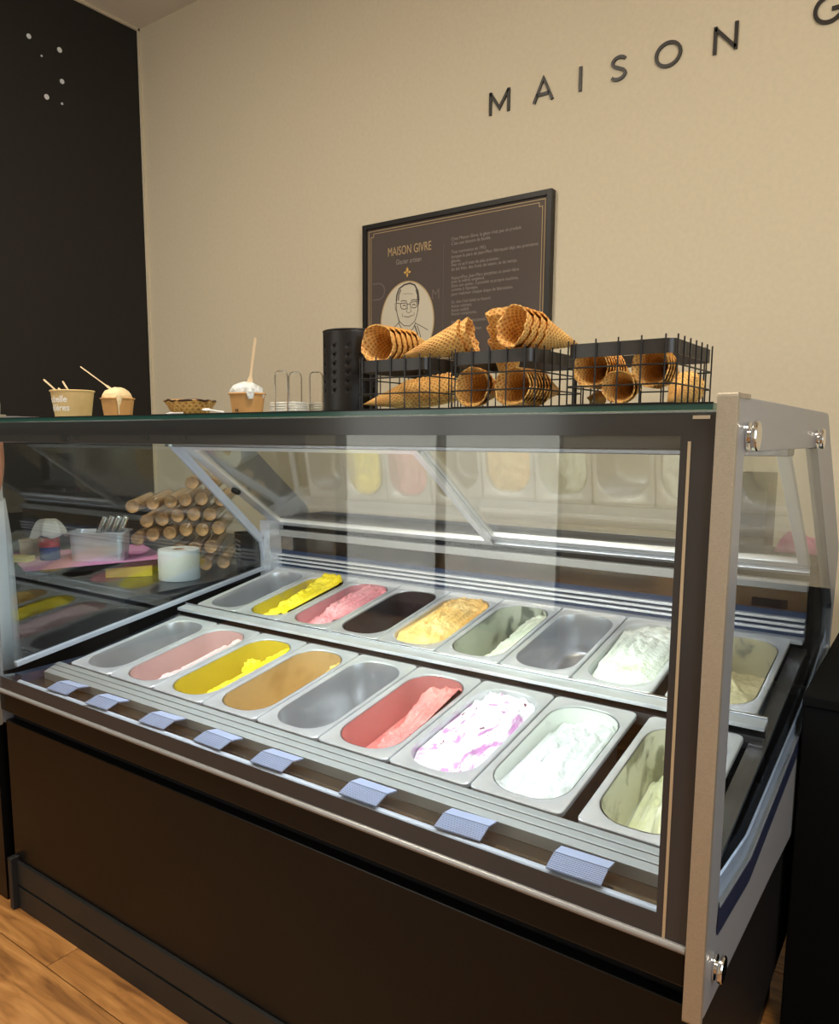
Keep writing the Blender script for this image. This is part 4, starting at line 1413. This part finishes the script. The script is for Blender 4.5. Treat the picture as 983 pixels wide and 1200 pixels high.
lvl = lambda py: 'top' if py < 580 else 'upper' if py < 598 else 'middle' if py < 614 else 'lower' if py < 636 else 'bottom'
for (px, py) in SLV:
    sleeve(pixD(px, py, 2.66), .0243, .30, 'wrapped sleeve of brown cones in the %s layer of the stack on the work counter' % lvl(py))
# crate the sleeves rest on
# paper roll
pr = pixD(211, 690, 2.57)
t = thing('paper_roll', (pr.x, pr.y, CZ), 'white paper towel roll standing on the work counter', 'paper roll')
MB().lathe([(.020, .0), (.066, 0), (.068, .004), (.068, .096), (.066, .100), (.020, .100), (.020, 0)], 40).build('paper', mat('roll_paper', (226, 228, 226), .9, bump=.3, bscale=60), t, smooth=True, local=True, angle=40)
MB().lathe([(.018, .0), (.020, 0), (.020, .100), (.018, .100), (.018, 0)], 24).build('cardboard_core', KRAFT2, t, smooth=True, local=True)
# perforated black scoop bin
q = pixD(294, 690, 2.72)
sb = thing('perforated_bin', (q.x, q.y, CZ), 'black perforated plastic bin on the work counter beside the wrapped cones', 'bin')
sb.rotation_euler = (0, 0, -.5)
mb = MB()
rg = [rrect(.100, .080, .02, 0, 5), rrect(.106, .086, .022, .07, 5), rrect(.112, .092, .024, .13, 5), rrect(.116, .096, .025, .135, 5), rrect(.108, .088, .022, .135, 5), rrect(.098, .078, .018, .006, 5)]
mb.loft(rg)
mb.build('bin_body', WIRE, sb, smooth=True, local=True)
hd = MB()
for i in range(6):
    for j in range(5):
        hd.box(-.045 + i * .016, -.038 + i * .016, -.0475, -.0445, .045 + j * .016, .050 + j * .016)
hd.build('slot_rows', mat('slot_light', (120, 116, 110), .5), sb, local=True)
# serving board with pink paper
A = [pixZ(208, 655, .785), pixZ(30, 671, .785)]
e = (A[0] - A[1]).normalized()
nrm = Vector((-e.y, e.x, 0))
quad = [A[1], A[0], A[0] + nrm * .42, A[1] + nrm * .42]
bd_ = thing('serving_board', (A[0] + A[1]) / 2 + nrm * .2, 'dark serving board raised on blocks on the work counter', 'board')
bd_.location.z = CZ
def poly_prism(mb, pts, z0, z1):
    n = len(pts)
    mb.add([(p[0], p[1], z0) for p in pts] + [(p[0], p[1], z1) for p in pts], [tuple(range(n - 1, -1, -1)), tuple(range(n, 2 * n))] + [(i, (i + 1) % n, n + (i + 1) % n, n + i) for i in range(n)])
    return mb
poly_prism(MB(), [(p.x, p.y) for p in quad], .772, .787).build('board', BLACKM, bd_)
for k in (.12, .88):
    c = A[1].lerp(A[0], k) + nrm * .10
    MB().box(c.x - .02, c.x + .02, c.y - .02, c.y + .02, CZ, .772).build('foot', BLACKM, bd_)
pp = []
def edge_pts(a, b_, n):
    out = []
    d = (b_ - a)
    nn = Vector((d.y, -d.x, 0)).normalized()
    for i in range(n):
        p_ = a + d * (i / n) + nn * (.004 + .004 * math.sin(i * PI))
        out.append((p_.x + nn.x * .005 * (i % 2), p_.y + nn.y * .005 * (i % 2)))
    return out
c0 = [quad[0].lerp(quad[2], .01), quad[1].lerp(quad[3], .05), quad[2].lerp(quad[0], .03), quad[3].lerp(quad[1], .03)]
for i in range(4):
    pp += edge_pts(c0[i], c0[(i + 1) % 4], 26)
pk = poly_prism(MB(), pp, .7875, .7885).build('paper_sheet', mat('pink_paper', (226, 150, 200), .8))
tag(pk, 'pink scalloped paper sheet lying on the dark serving board', 'paper')
# yellow box under the board
q = pixD(152, 672, 2.62)
yb_ = thing('yellow_box', (q.x, q.y, CZ), 'yellow carton lying under the dark serving board', 'carton')
yb_.rotation_euler = (0, 0, .9)
MB().box(-.075, .075, -.035, .035, 0, .034).build('carton_body', mat('yellow_card', (220, 190, 60), .6, var=.1, vscale=30), yb_, local=True, bevel=.001)
MB().box(-.076, .076, -.006, .006, .0335, .0348).build('carton_flap', mat('yellow_card_flap', (200, 168, 44), .6), yb_, local=True)
# steel container with scoops
q = pixD(118, 642, 2.625)
ct = thing('steel_container', (q.x, q.y, .789), 'rectangular stainless container standing on the pink paper', 'container')
ct.rotation_euler = (0, 0, math.radians(42))
mb = MB()
mb.loft([rrect(.170, .106, .022, 0, 5), rrect(.182, .116, .024, .094, 5), rrect(.200, .132, .026, .095, 5), rrect(.200, .132, .026, .098, 5), rrect(.178, .112, .022, .098, 5), rrect(.166, .102, .02, .004, 5)])
mb.build('container_body', STEEL, ct, smooth=True, local=True, angle=30)
for k in range(4):
    rz = Matrix.Rotation(ct.rotation_euler.z, 3, 'Z')
    ti = (rz @ Vector((.42, .02, 1.0))).normalized()
    a_ = ct.location + rz @ Vector((-.030 + .0235 * k, .0, .030)) + ti * .035
    s_ = thing('ice_scoop', a_, ('steel scoop handle leaning in the container, next to the bottle', 'steel scoop handle leaning in the container, second from the bottle', 'steel scoop handle leaning in the container, third from the bottle', 'steel scoop handle leaning in the container, next to the wrapped cones')[k], 'scoop', 'scoops standing in the steel container')
    s_.location = a_ - ti * .035
    s_.rotation_mode = 'QUATERNION'
    s_.rotation_quaternion = Vector((0, 0, 1)).rotation_difference(ti)
    MB().lathe([(.0001, .0), (.008, 0), (.0095, .004), (.0105, .122), (.0095, .126), (.0001, .126)], 16).build('handle', CHROME, s_, smooth=True, local=True, angle=50)
    MB().lathe([(.0001, -.018), (.008, -.014), (.0110, -.002), (.0102, -.002), (.0075, -.012), (.0001, -.015)], 16).build('scoop_bowl', STEEL, s_, smooth=True, local=True)
# spray bottle with a cloth on top
q = pixD(58, 640, 2.62)
bt = thing('blue_bottle', (q.x, q.y, .789), 'dark blue bottle with a red and white label on the pink paper', 'bottle')
MB().lathe([(.0001, 0), (.030, 0), (.033, .006), (.033, .085), (.026, .105), (.013, .118), (.013, .135), (.0001, .136)], 28).build('bottle_body', mat('blue_plastic', (36, 64, 130), .25), bt, smooth=True, local=True, angle=60)
MB().lathe([(.0334, .045), (.0336, .045), (.0336, .078), (.0334, .078)], 28).build('bottle_label', mat('red_label', (190, 60, 60), .5, var=.5, vscale=70), bt, smooth=True, local=True)
cw = thing('white_cloth', (q.x, q.y, .789 + .110), 'white cloth draped over the blue bottle', 'cloth')
mb = MB()
rings = []
for j in range(8):
    t_ = j / 7
    r = .006 + .048 * t_ ** .6
    z = .028 - .055 * t_ ** 2.2
    rings.append([((r * (1 + .16 * t_ * math.sin(7 * a_ + 1) + .08 * t_ * math.sin(13 * a_))) * math.cos(a_), (r * (1 + .16 * t_ * math.sin(7 * a_ + 1) + .08 * t_ * math.sin(13 * a_))) * math.sin(a_), z + .007 * t_ * math.sin(5 * a_)) for a_ in [2 * PI * i / 40 for i in range(40)]])
mb.loft(rings, caps=False)
mb.f.append(tuple(range(40)))
mb.build('cloth_drape', mat('white_cotton', (214, 214, 204), .9, bump=.3, bscale=200), cw, smooth=True, local=True, solid=.002, angle=180)
# small carton and a yellow pad behind the left glass
q = pixD(36, 626, 2.70)
o = MB().box(-.034, .034, -.025, .025, 0, .006).box(-.032, .032, -.023, .023, .006, .050).box(-.034, .034, -.025, .025, .050, .060).build('card_box', mat('tan_card', (196, 178, 146), .7), None, bevel=.002)
o.location = (q.x, q.y, .789)
o.rotation_euler = (0, 0, .6)
tag(o, 'small tan lidded card box beside the blue bottle', 'box')
q = pixZ(25, 658, .789)
o = MB().box(-.036, .036, -.024, .024, 0, .010).box(-.036, .036, -.024, .024, .0105, .018).box(-.036, -.032, -.024, .024, .010, .0105).build('sponge', mat('pale_yellow', (236, 226, 150), .9, bump=.3, bscale=120), None, bevel=.002)
o.location = (q.x, q.y, .789)
o.rotation_euler = (0, 0, .5)
tag(o, 'pale yellow folded sponge pad on the pink paper near the corner post', 'sponge')

# ------------------------------------------------------------------ person behind the partition, only a bare arm and white clothing reach the picture
SKIN = mat('skin', (214, 142, 108), .5, var=.06, vscale=20)
def skin_body(name, joints, edges, m, parent=None, sub=2):
    me = bpy.data.meshes.new(name)
    me.from_pydata([j[0] for j in joints], edges, [])
    o = bpy.data.objects.new(name, me)
    COL.objects.link(o)
    o.modifiers.new('skin', 'SKIN')
    sv = me.skin_vertices[0].data
    for i, j in enumerate(joints):
        sv[i].radius = j[1] if isinstance(j[1], tuple) else (j[1], j[1])
    sv[0].use_root = True
    s_ = o.modifiers.new('sub', 'SUBSURF')
    s_.levels = s_.render_levels = sub
    me.materials.append(m)
    o.parent = parent
    return o
PX_, PY_ = -2.262, .180
ps = thing('person', (PX_, PY_, 0), 'person in white clothing with bare arms standing behind the low partition', 'person')
J = [((0, 0, .95), (.15, .11)), ((0, 0, 1.12), (.13, .10)), ((0, 0, 1.32), (.16, .10)), ((0, 0, 1.43), (.07, .07)), ((0, .005, 1.50), (.050, .052)), ((0, .015, 1.58), (.072, .088)), ((0, .01, 1.68), (.070, .088)), ((0, 0, 1.735), (.040, .05)),
     ((.17, 0, 1.385), (.058, .058)), ((.255, -.01, 1.17), (.050, .050)), ((.275, -.02, 1.085), (.046, .046)), ((.25, -.07, .95), (.034, .034)), ((.22, -.09, .86), (.026, .026)), ((.21, -.09, .82), (.020, .030)),
     ((-.17, 0, 1.385), (.058, .058)), ((-.235, -.01, 1.17), (.046, .046)), ((-.262, -.02, 1.085), (.043, .043)), ((-.25, -.07, .95), (.034, .034)), ((-.22, -.09, .86), (.026, .026)), ((-.21, -.09, .82), (.020, .030)),
     ((.09, 0, .86), (.09, .09)), ((.095, .01, .48), (.06, .06)), ((.095, -.005, .10), (.042, .042)), ((.095, .06, .04), (.038, .032)), ((.10, .12, .032), (.034, .026)),
     ((-.09, 0, .86), (.09, .09)), ((-.095, .01, .48), (.06, .06)), ((-.095, -.005, .10), (.042, .042)), ((-.095, .06, .04), (.038, .032)), ((-.10, .12, .032), (.034, .026))]
E_ = [(0, 1), (1, 2), (2, 3), (3, 4), (4, 5), (5, 6), (6, 7), (2, 8), (8, 9), (9, 10), (10, 11), (11, 12), (12, 13), (2, 14), (14, 15), (15, 16), (16, 17), (17, 18), (18, 19), (0, 20), (20, 21), (21, 22), (22, 23), (23, 24), (0, 25), (25, 26), (26, 27), (27, 28), (28, 29)]
for sx_, base in ((1, 13), (-1, 19)):
    for k in range(5):
        bx0 = Vector(J[base][0])
        i0 = len(J)
        off_ = Vector(((-.016 + .009 * k) * sx_, .030 - (.006 if k in (0, 3) else 0), .004))
        if k == 4:
            off_ = Vector((.034 * sx_, .006, .014))
        J.append((tuple(bx0 + off_), (.0085, .0085)))
        J.append((tuple(bx0 + off_ * 1.7 + Vector((0, 0, -.006))), (.008, .008)))
        J.append((tuple(bx0 + off_ * 2.2 + Vector((0, 0, -.018))), (.007, .007)))
        E_ += [(base, i0), (i0, i0 + 1), (i0 + 1, i0 + 2)]
skin_body('body', J, E_, SKIN, ps)
def garment(name, secs, m, n=32):
    rings = [[(cx + rx * math.cos(a_) * (1 + .02 * math.sin(6 * a_)), cy + ry * math.sin(a_), z) for a_ in [2 * PI * i / n for i in range(n)]] for cx, cy, rx, ry, z in secs]
    return MB().loft(rings, caps=False).build(name, m, ps, smooth=True, local=True, solid=.004, angle=180)
COT = mat('white_clothing', (226, 228, 232), .85, bump=.2, bscale=60)
garment('white_top', [(0, 0, .100, .085, 1.455), (0, 0, .205, .125, 1.40), (0, 0, .210, .130, 1.30), (0, 0, .185, .125, 1.14), (0, 0, .195, .125, .98), (0, 0, .205, .125, .84)], COT)
garment('white_apron', [(0, .01, .225, .105, 1.02), (0, .01, .240, .115, .90), (0, .01, .245, .12, .70), (0, .01, .25, .12, .52)], COT)
for sx_ in (1, -1):
    garment('trouser_leg', [(sx_ * .09, 0, .105, .11, .88), (sx_ * .095, .008, .085, .085, .48), (sx_ * .095, 0, .065, .07, .06)], BLACKM)
hr = MB()
hr.loft([[(r * .92 * math.cos(a_), -.012 + r * 1.12 * math.sin(a_), z) for a_ in [2 * PI * i / 24 for i in range(24)]] for r, z in ((.062, 1.60), (.083, 1.66), (.086, 1.72), (.070, 1.775), (.030, 1.80), (.002, 1.803))], caps=False)
hr.build('hair', mat('dark_hair', (40, 30, 24), .6), ps, smooth=True, local=True, angle=180)
for sx_ in (1, -1):
    MB().lathe([(.0001, .010), (.007, .007), (.010, 0), (.007, -.007), (.0001, -.010)], 12, (sx_ * .030, .094, 1.645)).build('eye', PLWHITE, ps, smooth=True, local=True)
ps.rotation_euler = (0, 0, 0)
